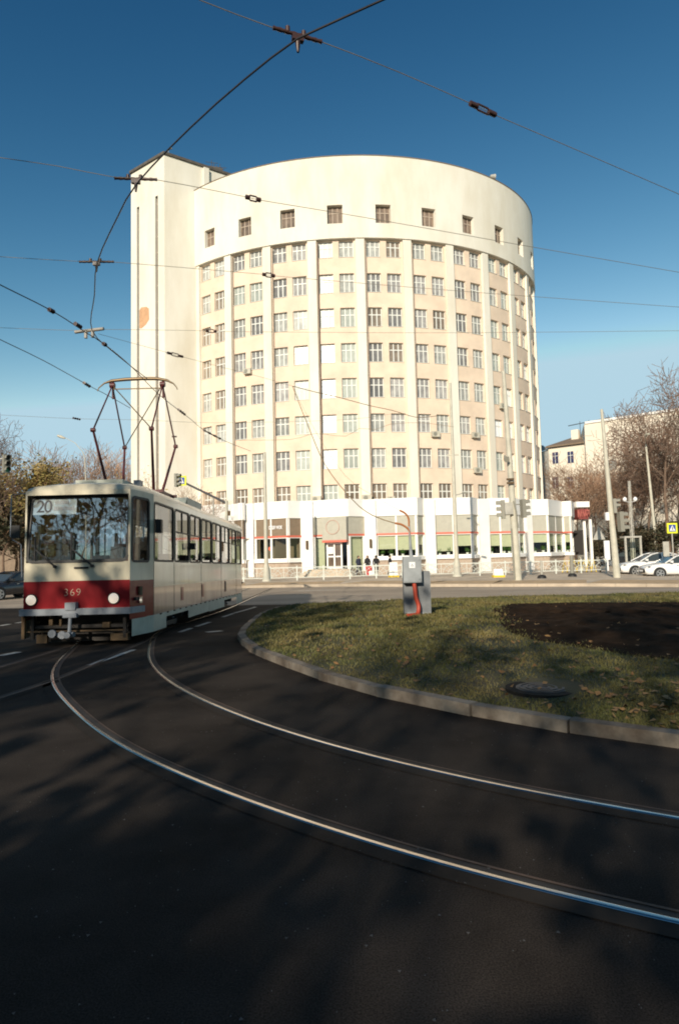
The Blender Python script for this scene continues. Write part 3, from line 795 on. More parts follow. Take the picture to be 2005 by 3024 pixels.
    if bi == 2:
        a, b = chain[0], chain[1]; t = (b - a).normalized(); n_ = Vector((t.y, -t.x, 0)); c = a + (b - a) * .64
        me = text_mesh('СУШИ WOK', .42, .05, 1.0, .012); me.materials.append(MT['sign_w'])
        o = obj('sign_lettering', me, sf); o.location = Vector((c.x, c.y, 4.22)) + n_ * .05
        o.rotation_euler = (R(90), 0, math.atan2(t.y, t.x)); o.scale = (.60, 1, 1)
        mb = MB(); c2 = a + (b - a) * .44; mb.disc(Vector((c2.x, c2.y, 2.35)) - n_ * .10, n_, .16, .02, 14); mb.build('window_light', mat('red_neon', (.8, .1, .05), .5, emit=(1, .08, .03, .8)), sf)
    if bi == entr:
        a, b = chain[0], chain[1]; t = (b - a).normalized(); L = (b - a).length; n_ = Vector((t.y, -t.x, 0))
        dz = .42
        D0 = a + t * L * .40; D1 = a + t * L * .80
        fr = MB()
        for s_ in (0.0, .5, 1.0):
            c = D0 + (D1 - D0) * s_; panel(fr, c - t * .07, c + t * .07, n_, dz, 2.72, .0, .12)
        for z in (dz + .07, 1.5, 2.66): panel(fr, D0 + t * .07, D1 - t * .07, n_, z - .06, z + .06, .002, .118)
        dr = fr.build('double_door', MT['white2'], hotel)
        g2 = MB(); g2.quad(*[Vector((p.x, p.y, z)) + n_ * .05 for p, z in ((D0, dz), (D1, dz), (D1, 2.7), (D0, 2.7))]); g2.build('door_glass', MT['pane_brown'], dr)
        ps = MB(); c = D0 + (D1 - D0) * .22; panel(ps, c - t * .25, c + t * .25, n_, 1.75, 2.35, .06, .07); ps.build('door_notice', MT['sign_w'], dr)
        hd = MB(); c = (D0 + D1) / 2; hd.tube([c + t * .12 + n_ * .18 + Vector((0, 0, 1.25)), c + t * .12 + n_ * .18 + Vector((0, 0, 1.75))], .025); hd.build('door_handle', MT['chrome'], dr)
        st = MB()
        for q in range(4): st.obox((D0 + D1) / 2 + n_ * (.9 - .0) + Vector((0, 0, ZP + .075 + .15 * q)), t, n_, 2.6 - .2 * q, 1.7 - .33 * q, .076 + .001 * q)
        st.build('entrance_steps', MT['paving'], hotel)
        c = a + t * L * .62
        ring = MB(); pc = Vector((c.x, c.y, 4.1)) + n_ * .57
        ringp = [pc + t * (.62 * math.cos(q * math.pi / 10)) + Vector((0, 0, .62 * math.sin(q * math.pi / 10))) for q in range(21)]
        ring.tube(ringp, .035, 5); ring.build('round_emblem', mat('emblem_rose', (.55, .36, .29), .7), sf)
    segs_all.append((chain, bi))
# podium roof and its return at the right end
mb = MB()
top = [p for ch, _ in segs_all for p in ch]
poly = [(p.x, p.y) for p in top]; last = top[-1]
poly += [(last.x + 2.5, last.y + 6), (last.x - 6, last.y + 14)] + [(E(t, -.3).x, E(t, -.3).y) for t in np.linspace(.95, -.75, 20)]
mb.add([(x, y, PTOP - .25) for x, y in poly], [tuple(range(len(poly)))]); mb.build('podium_roof', MT['broof'], hotel)
mb = MB(); q = Vector((last.x + 1.6, last.y + 5.5, 0)); d = q - last; t = d.normalized(); n_ = Vector((t.y, -t.x, 0))
panel(mb, last, q, n_, PAW, PTOP, -.3, .0); panel(mb, last + t * 1.5, q, n_, ZP, PAW, -.3, 0); mb.build('end_wall', MT['white2'], hotel)
mb = MB(); c0 = last + Vector((.75, -.4, 0)); mb.box(c0.x - .42, c0.x + .58, c0.y - .15, c0.y + 1.2, 4.82, 5.92, 0); sg = mb.build('projecting_sign', mat('sign_maroon', (.20, .04, .035), .7), hotel)
me = text_mesh('ММЯ', 1.0, .08, .60, .02); me.materials.append(mat('sign_letter_red', (.40, .11, .09), .6)); o = obj('sign_lettering', me, sg); o.location = (c0.x + .08, c0.y - .2, 5.36); o.scale = (.66, 1, 1); o.rotation_euler = (R(90), 0, 0)
mb = MB(); mb.box(c0.x - .6, c0.x + .8, c0.y - .1, c0.y + 1.5, 6.1, 6.7); mb.build('sign_cap', MT['white2'], hotel)
for dx in (.35, 1.0):
    mb = MB(); mb.box(c0.x + dx - .18, c0.x + dx + .10, c0.y + .3, c0.y + .6, ZP, 4.8); mb.build('porch_column', MT['white2'], hotel)
# pot plants behind the shop glass
mbp = MB()
for j in range(3):
    zt = .22
mbp.tube([(0, 0, 0), (0, 0, .25)], [.11, .15], 10)
potm = mbp.build('pot', MT['sign_w']).data; bpy.data.objects.remove(bpy.data.objects['pot'])
lf = MB(); rr = random.Random(5)
for i in range(60):
    a_ = rr.random() * 6.28; e_ = rr.random() * 1.4; l_ = .2 + .28 * rr.random(); b0 = Vector((rr.uniform(-.1, .1), rr.uniform(-.1, .1), .24 + rr.random() * .15))
    tip = b0 + Vector((math.cos(a_) * math.cos(e_), math.sin(a_) * math.cos(e_), math.sin(e_))) * l_; sd = Vector((-math.sin(a_), math.cos(a_), .2)) * .05
    lf.quad(b0, (b0 + tip) / 2 + sd, tip, (b0 + tip) / 2 - sd)
leafm = lf.build('foliage', MT['plant']).data; bpy.data.objects.remove(bpy.data.objects['foliage'])
for i, (p, zb) in enumerate(plants):
    if (i * 7) % 5 == 1: continue
    t_ = empty('potted_plant', (p.x, p.y, zb), 'small green plant in a white pot behind the lower shop window glass', 'potted plant', 'pot plants on the shop window ledges', rz=i * 1.7)
    s_ = .85 + .3 * ((i * 37) % 10) / 10; t_.scale = (s_, s_, s_)
    obj('pot', potm, t_); obj('foliage', leafm, t_)
# ================================================================== tram
# local frame: x across (0 = centre line), y along (0 = nose, + to the rear), z above the rails
TRX, TRY, LEN = -5.08, 12.0, 13.6
tram = empty('tram', (TRX, TRY, 0.02), 'red and cream tram with number 369 and route board 20 taking the curve', 'tram')
tram.rotation_euler = (-R(1.15), 0, 0)
HN, HW, Y1, Y2 = 1.02, 1.19, .95, 12.4     # half width at the nose / along the body
ZB, ZR, ZS, ZW, ZC = .45, 1.21, 1.57, 2.82, 2.97
sideY = [.95, 2.56, 4.03, 5.39, 6.85, 8.30, 9.75, 11.20, 12.40]
body = MB()                            # 0 cream 1 red
def wallq(x0, y0, x1, y1, z0, z1, mi): body.quad((x0, y0, z0), (x1, y1, z0), (x1, y1, z1), (x0, y0, z1), mi)
for s in (1, -1):
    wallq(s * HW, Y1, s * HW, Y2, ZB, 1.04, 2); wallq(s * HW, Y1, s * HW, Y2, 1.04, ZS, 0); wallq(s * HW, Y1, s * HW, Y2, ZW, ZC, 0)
    for i, y in enumerate(sideY):
        wallq(s * HW, y - (.0 if i == 0 else .055), s * HW, y + (.055 if i < 8 else 0), ZS, ZW, 0)
    for (ya, yb, xa, xb) in ((0, Y1, HN, HW), (Y2, LEN, HW, HN)):
        wallq(s * xa, ya, s * xb, yb, ZB, ZR - .02, 1); wallq(s * xa, ya, s * xb, yb, ZR - .02, ZS, 0); wallq(s * xa, ya, s * xb, yb, ZW, ZC, 0)
        for f0, f1 in ((0, .06), (.80, 1.0)) if ya == 0 else ((0, .2), (.94, 1)):
            wallq(s * (xa + (xb - xa) * f0), ya + (yb - ya) * f0, s * (xa + (xb - xa) * f1), ya + (yb - ya) * f1, ZS, ZW, 0)
for y, zz in ((0, 1), (LEN, -1)):
    wallq(-HN, y, HN, y, .60, ZR, 1); wallq(-HN, y, HN, y, ZR, ZS, 0); wallq(-HN, y, HN, y, ZW + .06, ZC, 0)
    for s in (1, -1): wallq(s * (HN - .035), y, s * HN, y, ZS, ZW + .06, 0)
# roof: shallow crown lofted along the length
prof = [(1.0, ZC), (.97, 3.06), (.86, 3.13), (.55, 3.17), (0, 3.19), (-.55, 3.17), (-.86, 3.13), (-.97, 3.06), (-1.0, ZC)]
st_ = [(0.0, HN, .0), (.05, HN, .55), (.35, 1.08, .85), (Y1, HW, 1.0), (Y2, HW, 1.0), (LEN - .3, 1.08, .85), (LEN, HN, .0)]
vv = []
for y, hw, k in st_:
    for px_, z in prof: vv.append((px_ * hw, y, ZC + (z - ZC) * k))
n = len(prof)
body.add(vv, [(i * n + j, i * n + j + 1, (i + 1) * n + j + 1, (i + 1) * n + j) for i in range(len(st_) - 1) for j in range(n - 1)], 0, True)
bodyo = body.build('body', [MT['cream'], MT['tred'], MT['tsheen']], tram)
# red band paint breaks, access flaps on the side
mb = MB()
for y, z, h_, w_, m in ((3.3, .80, .13, .10, 1), (5.6, .80, .15, .12, 1), (9.0, .82, .16, .10, 0)):
    mb.box(HW - .01, HW + .012, y - w_, y + w_, z - h_, z + h_, m)
    mb.box(HW - .01, HW + .006, y - w_ - .03, y + w_ + .03, z - h_ - .03, z + h_ + .03, 1)
mb.build('side_flap', [MT['trub'], MT['tred']], tram)
mb = MB()
for s in (1, -1): mb.box(s * HW - .008, s * HW + .010, Y1, Y2, 1.03, 1.055)
mb.build('waist_trim', MT['cream'], tram)
for y in sideY[1:8:2] + [Y1 + .02]:
    mb = MB(); mb.box(HW - .004, HW + .004, y - .008, y + .008, .47, 1.56); mb.build('panel_seam', MT['tdark'], tram)
# glazing with rubber seals
def pane(name, c0, c1, z0, z1, parent=tram, seal=.035, gl='tram_glass', rnd=.09):
    (xa, ya), (xb, yb) = c0, c1; t = Vector((xb - xa, yb - ya, 0)); L = t.length; t.normalize(); nn = Vector((t.y, -t.x, 0)); h = z1 - z0
    def rr(m, off):
        pts = []; r_ = max(.01, rnd - m)
        for cx, cz, a0 in ((m + r_, m + r_, 180), (L - m - r_, m + r_, 270), (L - m - r_, h - m - r_, 0), (m + r_, h - m - r_, 90)):
            for k in range(5):
                a = R(a0 + 22.5 * k); pts.append((cx + r_ * math.cos(a), cz + r_ * math.sin(a)))
        return [Vector((xa, ya, z0)) + t * p + Vector((0, 0, q)) + nn * off for p, q in pts]
    f = MB(); o_, i_, b_ = rr(-.012, .012), rr(seal, .012), rr(seal, -.03); k = len(o_)
    f.add(o_ + i_ + b_, [(j, (j + 1) % k, k + (j + 1) % k, k + j) for j in range(k)] + [(k + j, k + (j + 1) % k, 2 * k + (j + 1) % k, 2 * k + j) for j in range(k)])
    fo = f.build(name, MT['trub'], parent)
    g = MB(); g.add(rr(seal - .005, -.012), [tuple(range(k))]); g.build('glass', MT[gl], fo)
    return fo, t, nn
for i in range(8):
    f, t, nn = pane('side_window', (HW, sideY[i] + (.03 if i == 0 else .055)), (HW, sideY[i + 1] - .055), ZS, ZW)
    if i > 0:
        v = MB(); ym = (sideY[i] + sideY[i + 1]) / 2; v.box(HW - .03, HW + .008, sideY[i] + .08, sideY[i + 1] - .08, 2.27, 2.295); v.box(HW - .03, HW + .008, ym - .012, ym + .012, 2.295, ZW - .03); v.build('vent_bar', MT['trub'], f)
    pane('side_window', (-HW, sideY[i + 1] - .055), (-HW, sideY[i] + .055), ZS, ZW)
a0, a1 = .06, .80
pane('cab_window', (HN + (HW - HN) * a0, Y1 * a0 + .0), (HN + (HW - HN) * a1, Y1 * a1), ZS - .02, ZW + .02)
pane('cab_window', (-HN - (HW - HN) * a1, Y1 * a1), (-HN - (HW - HN) * a0, Y1 * a0), ZS - .02, ZW + .02)
wf, _, _ = pane('windscreen', (-HN + .035, -.0), (HN - .035, 0), ZS, ZW + .06, seal=.045, rnd=.12, gl='tram_screen')
_ra = -R(6.0); wf.rotation_euler = (_ra, 0, 0); wf.location = (0, ZS * math.sin(_ra), ZS - ZS * math.cos(_ra))   # raked screen
pane('rear_window', (HN - .05, LEN), (-HN + .05, LEN), ZS, ZW, rnd=.12)
# interior
mb = MB(); mb.box(-1.1, 1.1, .15, LEN - .2, .80, .86, 0); mb.box(-1.1, 1.1, .5, LEN - .4, 2.93, 2.95, 1)
mb.box(-.95, .95, .12, .55, .86, 1.5, 0)
for x in (-1, -.33): mb.box(x, x + .04, 1.45, 1.5, .86, 2.9, 1)
mb.box(-1.1, -.33, 1.44, 1.5, .86, 1.55, 1); mb.box(.45, 1.1, 1.44, 1.5, .86, 2.1, 0)
for y in np.arange(2.6, 12.5, 1.45):
    for s in (-1, 1): mb.tube([(s * .45, y, .86), (s * .45, y, 2.93)], .018, 5, 1)
mb.build('interior', [MT['tdark'], MT['interior']], tram)
mb = MB(); mb.box(.35, .85, 1.0, 1.15, 1.2, 1.95, 0); mb.box(.35, .85, .75, 1.15, 1.15, 1.28, 0); mb.build('driver_seat', MT['seat'], tram)
for y in np.arange(2.9, 12.2, .95):
    for s in (-1, 1):
        mb = MB(); mb.box(s * .82 - .22, s * .82 + .22, y, y + .42, 1.2, 1.28); mb.box(s * .82 - .22, s * .82 + .22, y + .38, y + .45, 1.28, 1.78); mb.box(s * .82 - .1, s * .82 + .1, y + .1, y + .3, .86, 1.2); mb.build('passenger_seat', MT['seat'], tram)
# windscreen furniture
mb = MB(); mb.box(-.94, -.08, .015, .025, 2.52, 2.82); rb = mb.build('route_board', MT['board'], wf)
me = text_mesh('20', .35, .004, .85, .001); me.materials.append(MT['ink']); o = obj('route_number', me, rb); o.location = (-.71, .012, 2.67); o.rotation_euler = (R(90), 0, 0)
r3 = random.Random(2)
for zc, x0, x1 in ((2.755, -.50, -.24), (2.635, -.52, -.14)):
    x = x0; mb = MB()
    while x < x1:
        w_ = r3.choice((.014, .02, .026)); mb.box(x, x + w_, .008, .0145, zc - .036, zc + .036); x += w_ + .012
    mb.build('route_lettering', MT['steel2'], rb)
for bx, tx, tz in ((-.42, -.80, 2.0), (.30, -.1, 2.1)):
    mb = MB(); mb.tube([(bx, -.03, 1.50), (bx - .1, -.05, 1.58), (tx + .02, -.04, 1.82)], .017, 5); mb.tube([(tx, -.035, 1.62), (tx, -.04, tz + .05)], .02, 5); mb.disc((bx, 0, 1.49), (0, -1, 0), .03, .05, 8); mb.build('wiper', MT['trub'], tram)
mb = MB(); mb.box(-.05, .22, -.02, 0, 1.44, 1.475); mb.build('vent_slot', MT['tdark'], tram)
mb = MB(); mb.box(.62, .86, .04, .25, 1.62, 1.86); mb.build('sun_visor', MT['interior'], wf)
# face
me = text_mesh('369', .20, .006, 1.18, -.0055); me.materials.append(MT['cream_ink']); o = obj('fleet_number', me, tram); o.location = (-.08, -.008, .985); o.rotation_euler = (R(90), 0, 0)
for x in (-.86, .72):
    mb = MB(); mb.tube([(x, .02, .86), (x, -.035, .86)], [.118, .112], 24); hl = mb.build('headlight', MT['trub'], tram)
    g = MB(); g.tube([(x, -.035, .86), (x, -.055, .86), (x, -.066, .86)], [.098, .075, .03], 24); g.build('headlight_lens', MT['lampglass'], hl)
for s in (1, -1):
    for z, m, hh in ((.98, 'orange', .085), (.80, 'lampglass', .06)):
        f0 = .38; x, y = s * (HN + (HW - HN) * f0), Y1 * f0
        mb = MB(); mb.obox((x + s * .012, y, z), (s * .17, .95, 0), (.95, -s * .17, 0), .055, .03, hh); mb.build('indicator' if m == 'orange' else 'marker_light', MT['ochre' if m == 'orange' else 'chrome'], tram)
        if m != 'orange':
            g = MB(); g.disc((x + s * .035, y - .04, z), (s, -.4, 0), .025, .02, 10); g.build('marker_bulb', MT['lampglass'], tram)
mb = MB(); mb.box(-1.05, 1.05, -.10, .12, .565, .685)
for s in (1, -1): mb.obox((s * 1.06, .25, .625), (s * .2, 1, 0), (1, -s * .2, 0), .26, .05, .06)
mb.build('bumper', MT['tbump'], tram)
mb = MB(); mb.box(-.17, .03, -.13, .02, .66, .80); mb.box(-.20, .06, -.15, .0, .52, .60); mb.tube([(-.07, -.10, .55), (-.08, -.12, .2)], .035, 8); mb.build('coupler_bracket', MT['tbump'], tram)
mb = MB(); mb.tube([(-.15, .1, .20), (-.07, -.25, .20)], .06, 8); mb.tube([(-.5, .05, .17), (.0, -.1, .2)], .05, 8); mb.disc((-.42, -.05, .22), (0, -1, 0), .075, .05, 12); mb.disc((-.20, -.12, .20), (0, -1, 0), .075, .05, 12); mb.build('coupler', MT['tbump'], tram)
# underframe
mb = MB(); mb.box(-1.0, 1.0, .5, LEN - .5, .42, .56); mb.box(-.95, .95, .14, .9, .30, .36); mb.box(-.9, .9, .42, .46, .02, .52)
mb.box(-.9, .9, 5.5, 9.0, .14, .44); mb.box(-.95, .95, .12, .18, .22, .26)
for x in (-.92, .86): mb.box(x, x + .06, .1, .16, .1, .58)
mb.build('underframe', MT['tdark'], tram)
mb = MB()
mb.box(-.78, -.58, .05, .12, .03, .19); mb.box(-.58, -.51, .12, .2, .36, .52); mb.box(-.38, -.34, .12, .2, .34, .48); mb.box(.62, .95, .1, .2, .05, .18); mb.box(.46, .60, .1, .2, .3, .40); mb.box(-1.0, .9, .10, .14, .235, .26); mb.box(-1.06, -1.0, .02, .09, .12, .56)
mb.build('lifeguard', MT['ochre'], tram)
# skirts, with wheel openings
for s in (1, -1):
    mb = MB(); a, b = (s * (HN + .01), .10), (s * (HW + .004), Y1)
    mb.quad((a[0], a[1], .12), (b[0], b[1], .12), (b[0], b[1], .46), (a[0], a[1], .46))
    X = s * (HW + .004)
    for y0, y1, z0 in ((Y1, 1.9, .12), (1.9, 3.9, .36), (3.9, 6.4, .17), (6.42, 8.8, .15), (8.8, 11.2, .36), (11.2, Y2, .10)):
        mb.quad((X, y0, z0), (X, y1, z0), (X, y1, .46), (X, y0, .46))
    mb.quad((X, Y2, .1), (s * HN, LEN, .1), (s * HN, LEN, .46), (X, Y2, .46))
    mb.build('skirt', MT['skirt'], tram)
for cy in (3.0, 9.9):
    mb = MB()
    for s in (1, -1):
        mb.box(s * .92 - .07, s * .92 + .07, cy - 1.35, cy + 1.35, .32, .46); mb.box(s * .92 - .08, s * .92 + .08, cy - .5, cy + .5, .10, .2)
        for dy in (-.95, .95): mb.box(s * .95 - .09, s * .95 + .09, cy + dy - .14, cy + dy + .14, .22, .46)
    bg_ = mb.build('bogie', MT['tdark'], tram)
    for dy in (-.95, .95):
        for s in (1, -1):
            w_ = MB(); w_.tube([(s * .70, cy + dy, .335), (s * .71, cy + dy, .335), (s * .83, cy + dy, .335)], [.36, .33, .325], 24); w_.tube([(s * .83, cy + dy, .335), (s * .86, cy + dy, .335)], [.2, .12], 16, 1); w_.build('wheel', [MT['tdark'], MT['chrome']], bg_)
# mirrors and their bracket
for s, pts in ((-1, [(-HN, .02, 2.93), (-1.27, -.05, 2.90), (-1.27, -.06, 2.10), (-1.22, -.05, 2.02), (-1.08, -.02, 1.93), (-1.06, 0, 1.30)]),):
    mb = MB(); mb.tube(pts, .012, 5); ar = mb.build('mirror_arm', MT['tbump'], tram)
    m2 = MB(); m2.box(-1.25, -1.09, -.08, -.03, 2.05, 2.30); m2.build('mirror', MT['trub'], ar)
for y, z, hz, w_ in ((.98, 2.30, .14, .075), (3.98, 1.98, .08, .05)):
    mb = MB(); mb.box(HW + .03, HW + .15, y - .02, y + .12, z - hz, z + hz); mi = mb.build('mirror', MT['trub'], tram)
    m2 = MB(); m2.tube([(HW, y + .05, z + hz), (HW + .08, y + .05, z + hz)], .012, 5); m2.build('mirror_arm', MT['trub'], mi)
mb = MB()
for i in range(20): mb.box(HW - .01, HW + .02, 1.4 + i * .55, 1.5 + i * .55, .435, .462)
mb.build('skirt_hinge', MT['tdark'], tram)
# roof equipment
mb = MB(); mb.box(-.35, .62, .7, 2.1, 3.12, 3.27); mb.build('roof_box', MT['skirt'], tram)
mb = MB(); mb.box(.68, .82, 1.2, 1.4, 3.1, 3.32); mb.build('roof_resistor', MT['tbump'], tram)
mb = MB(); mb.box(-.8, .8, 5.4, 7.2, 3.14, 3.42); mb.quad((-.8, 5.1, 3.14), (.8, 5.1, 3.14), (.8, 5.4, 3.42), (-.8, 5.4, 3.42)); mb.build('roof_ventilator', MT['skirt'], tram)
# pantograph
PY = 3.5
pg = MB(); pg.box(-.85, .85, PY - .62, PY - .54, 3.26, 3.33); pg.box(-.85, .85, PY + .54, PY + .62, 3.26, 3.33)
for s in (1, -1): pg.box(s * .72 - .04, s * .72 + .04, PY - .6, PY + .6, 3.26, 3.33)
for sx in (1, -1):
    for sy in (1, -1): pg.tube([(sx * .72, PY + sy * .58, 3.12), (sx * .72, PY + sy * .58, 3.26)], .06, 8)
pgo = pg.build('pantograph', MT['panto'], tram)
def Kn(s, f): return Vector((s * .69, PY + f * 1.08, 4.72))
def Ap(s): return Vector((s * .64, PY, 6.12))
for s in (1, -1):
    for f in (1, -1):
        mb = MB(); b_ = Vector((s * .55 if f < 0 else s * .50, PY + f * .42, 3.33)); mb.tube([b_, Kn(s, f)], [.038, .027], 8)
        mb.disc(Kn(s, f) - Vector((.05, 0, 0)), (1, 0, 0), .05, .1, 10); mb.build('lower_arm', MT['panto'], pgo)
for s in (1, -1):
    mb = MB()
    for f in (1, -1): mb.tube([Kn(s, f), Ap(s)], [.022, .018], 6)
    mb.disc(Ap(s) - Vector((.06, 0, 0)), (1, 0, 0), .07, .12, 10); mb.tube([Ap(s) + Vector((0, .05, .1)), Ap(s) + Vector((.02, 0, -.35))], .03, 6); mb.build('upper_arm', MT['panto'], pgo)
mb = MB(); mb.tube([Ap(-1), Kn(1, -1)], .014, 5); mb.tube([Ap(1), Kn(-1, 1)], .014, 5); mb.tube([Ap(-1) - Vector((0, 0, .1)), Ap(1) - Vector((0, 0, .1))], .016, 5); mb.build('cross_brace', MT['bow'], pgo)
mb = MB()
bowp = [(-1.02, 5.98), (-.99, 6.06), (-.85, 6.18), (-.66, 6.24), (-.3, 6.27), (.1, 6.28), (.5, 6.27), (.75, 6.22), (.92, 6.13), (1.0, 6.03), (1.02, 5.97)]
mb.tube([(x, PY, z) for x, z in bowp], [.012, .014, .02, .04, .045, .045, .045, .035, .018, .014, .012], 6); mb.build('contact_bow', MT['bow'], pgo)

# ================================================================== utility cabinet on the grass
cb = gnd(1236, 1818, lift=.16); zc = isl(cb.x, cb.y)
px1 = cb.y / F_PX                       # metres per photo pixel there
W = 78 * px1
def hz(py): return at_y(1236, py, cb.y).z - cb.z
cab = empty('utility_cabinet', (cb.x, cb.y, cb.z), 'tall grey metal cabinet with a smaller box in front, standing on the grass', 'cabinet')
mb = MB(); mb.box(-W / 2, W / 2, .12, .45, .02, hz(1688)); mb.box(-W / 2, -W / 2 + .06, .06, .2, -.06, .05); bo = mb.build('housing', MT['steel2'], cab)
mb = MB(); mb.box(W / 2 - .012, W / 2 + .008, .13, .44, .05, hz(1692)); mb.box(-W / 2 + .01, W / 2 - .01, .11, .125, .03, .07); mb.build('seam', MT['steel'], bo)
xb0, xb1, zb0, zb1 = (1194 - 1236) * px1, (1247 - 1236) * px1, hz(1720), hz(1643)
mb = MB(); mb.box(xb0, xb1, -.12, .115, zb0, zb1); fb = mb.build('meter_box', MT['steel'], cab)
mb = MB(); mb.box(xb0 + .02, xb1 - .02, -.13, -.121, zb0 + .02, zb1 - .02)
for x, z in ((xb1 - .06, zb1 - .08), (xb1 - .06, zb0 + .10)): mb.disc((x, -.128, z), (0, -1, 0), .022, .02, 10)
dr = mb.build('door', MT['steel'], fb)
cx = (1220 - 1236) * px1; cz = hz(1668)
mb = MB(); mb.box(cx - .075, cx + .075, -.137, -.1305, cz - .075, cz + .075); sk = mb.build('sticker', MT['sign_w'], fb)
mb = MB(); mb.add([(cx - .04, -.139, cz - .035), (cx + .04, -.139, cz - .035), (cx, -.139, cz + .04)], [(0, 1, 2)]); mb.add([(cx - .02, -.14, cz - .025), (cx + .02, -.14, cz - .025), (cx, -.14, cz + .014)], [(0, 1, 2)], 1); mb.build('warning_mark', [MT['tbump'], MT['sign_w']], sk)
pts = [at_y(x, y, cb.y - .02) for x, y in ((1222, 1716), (1225, 1740), (1228, 1765), (1236, 1790), (1232, 1812), (1218, 1828), (1200, 1840))]
pts = [p - cb for p in pts]
for i, p in enumerate(pts): p.y = (-.02, -.03, -.03, -.03, -.10, -.22, -.35)[i]; p.z = max(p.z, .03)
mb = MB(); mb.tube(catmull(pts, .05), .055, 10); mb.build('conduit', MT['conduit'], cab)
stand = empty('cable_standpipe', at_y(1214, 1640, cb.y + .25), 'grey pipe with two bent orange ends rising above the grey cabinet', 'standpipe')
so = stand.location.copy()
def sp_(x, y): return at_y(x, y, cb.y + .25) - so
mb = MB(); mb.tube([sp_(1213, 1700), sp_(1214, 1640), sp_(1211, 1600), sp_(1208, 1545)], [.055, .05, .033, .022], 8); mb.build('pipe', MT['steel'], stand)
mb = MB(); mb.tube(catmull([sp_(1208, 1555), sp_(1206, 1530), sp_(1196, 1516), sp_(1180, 1507)], .05), .026, 7); mb.build('bent_end', MT['stub'], stand)
mb = MB(); mb.tube(catmull([sp_(1210, 1585), sp_(1209, 1568), sp_(1200, 1558), sp_(1185, 1549), sp_(1166, 1545)], .05), .028, 7); mb.build('bent_end', MT['stub'], stand)

# ================================================================== guard railing along the far kerb
fa, fb_ = at_z(640, 1725, ZP), at_z(1800, 1692, ZP)
fa.y, fb_.y = 46.3, 48.2; 
fa = at_y(640, 1725, 46.3); fb_ = at_y(1800, 1694, 48.2)
fd = Vector((fb_.x - fa.x, fb_.y - fa.y, 0)); FL = fd.length; fd.normalize()
rail = empty('guard_railing', (fa.x, fa.y, ZP), 'pale metal street railing with sunburst panels along the far kerb', 'railing', rz=math.atan2(fd.y, fd.x))
pw = 1.98; np_ = int(FL / pw)
def post_m():
    m_ = MB(); m_.box(-.045, .045, -.045, .045, 0, 1.06); m_.box(-.06, .06, -.06, .06, 1.06, 1.09); return m_
def panel_m(flip):
    m_ = MB(); w = pw - .09; m_.box(0, w, -.025, .025, .93, 1.0); m_.box(0, w, -.02, .02, .20, .25); m_.box(w / 2 - .02, w / 2 + .02, -.015, .015, .25, .93)
    for sx in (0, 1):
        for r_ in (.42, .80):
            p = []
            for q in range(13):
                a = math.pi / 2 * q / 12; x = r_ * math.cos(a); z = min(.92, .25 + r_ * .82 * math.sin(a)); p.append((x if sx == 0 else w - x, 0, z))
            m_.tube(p, .02, 4)
        for a in (22, 45, 68):
            e = .92 / max(math.cos(R(a)), .1); e = min(e, .68 / math.sin(R(a)))
            m_.tube([(0 if sx == 0 else w, 0, .25), ((e * math.cos(R(a))) if sx == 0 else w - e * math.cos(R(a)), 0, .25 + e * math.sin(R(a)))], .016, 4)
    return m_
pm0 = post_m().build('post', MT['fence'], rail); pn0 = panel_m(0).build('panel', MT['fence'], rail)
for i in range(np_ + 1):
    if i == 0: pass
    else: c = obj('post', pm0.data, rail); c.location = (i * pw, 0, 0)
    if i < np_:
        if i == 0: pn0.location = (.045, 0, 0)
        else: c = obj('panel', pn0.data, rail); c.location = (i * pw + .045, 0, 0)

# ================================================================== poles, signals, signs
def pole_thing(name, px, base_py, top_py, label, cat, r0, r1, m='pole', flange=True, group=None, lift=ZP):
    b = at_z(px, base_py, lift); t = at_y(px, top_py, b.y); h_ = t.z - b.z
    e = empty(name, (b.x, b.y, lift), label, cat, group)
    mb = MB(); mb.tube([(0, 0, 0), (0, 0, h_ * .5), (0, 0, h_)], [r0, (r0 + r1) / 2, r1], 12); mb.build('shaft', MT[m], e)
    if flange: mb = MB(); mb.tube([(0, 0, 0), (0, 0, .12), (0, 0, .14), (0, 0, .9), (0, 0, 1.25)], [r0 * 2.1, r0 * 2.1, r0 * 1.55, r0 * 1.45, r0 * 1.02], 12); mb.build('base', MT[m], e)
    return e, h_, b
p1, h1, b1 = pole_thing('trolley_pole', 787, 1717, 1335, 'cream trolley pole in front of the dark brown shop front', 'pole', .16, .10)
p2, h2, b2 = pole_thing('trolley_pole', 1350, 1703, 1130, 'cream trolley pole with a small cross arm before the curved facade', 'pole', .17, .09)
mb = MB(); z = at_y(1350, 1343, b2.y).z - b2.z; mb.box(-.45, .45, -.04, .04, z - .05, z + .05); mb.build('cross_arm', MT['pole'], p2)
mb = MB(); z = at_y(1350, 1463, b2.y).z - b2.z; mb.tube([(0, 0, z), (.7, -.3, z + .15)], .03, 5); mb.box(.55, .95, -.4, -.2, z + .1, z + .22); mb.build('bracket_lamp', MT['tl_body'], p2)
p3, h3, b3 = pole_thing('signal_pole', 1529, 1714, 1095, 'thick leaning signal pole with traffic lights and boxes right of the cabinet', 'pole', .26, .11, flange=False)
def lean(e, dx, h_): e.rotation_euler = (0, math.atan2(dx, h_), 0)
lean(p3, (1513 - 1529) * b3.y / F_PX - .0, h3)
s3 = b3.y / F_PX
def z3(py): return at_y(1525, py, b3.y).z - b3.z
mb = MB(); mb.box(-.60, -.12, -.42, -.16, z3(1519), z3(1484)); mb.build('control_box', MT['pole_grey'], p3)
mb = MB(); mb.tube([(.0, -.2, z3(1480)), (.12, -.24, z3(1510)), (.18, -.22, z3(1560))], .05, 6); mb.tube([(-.24, -.2, z3(1560)), (-.24, -.2, .1)], .05, 6); mb.build('cable_duct', MT['tl_body'], p3)
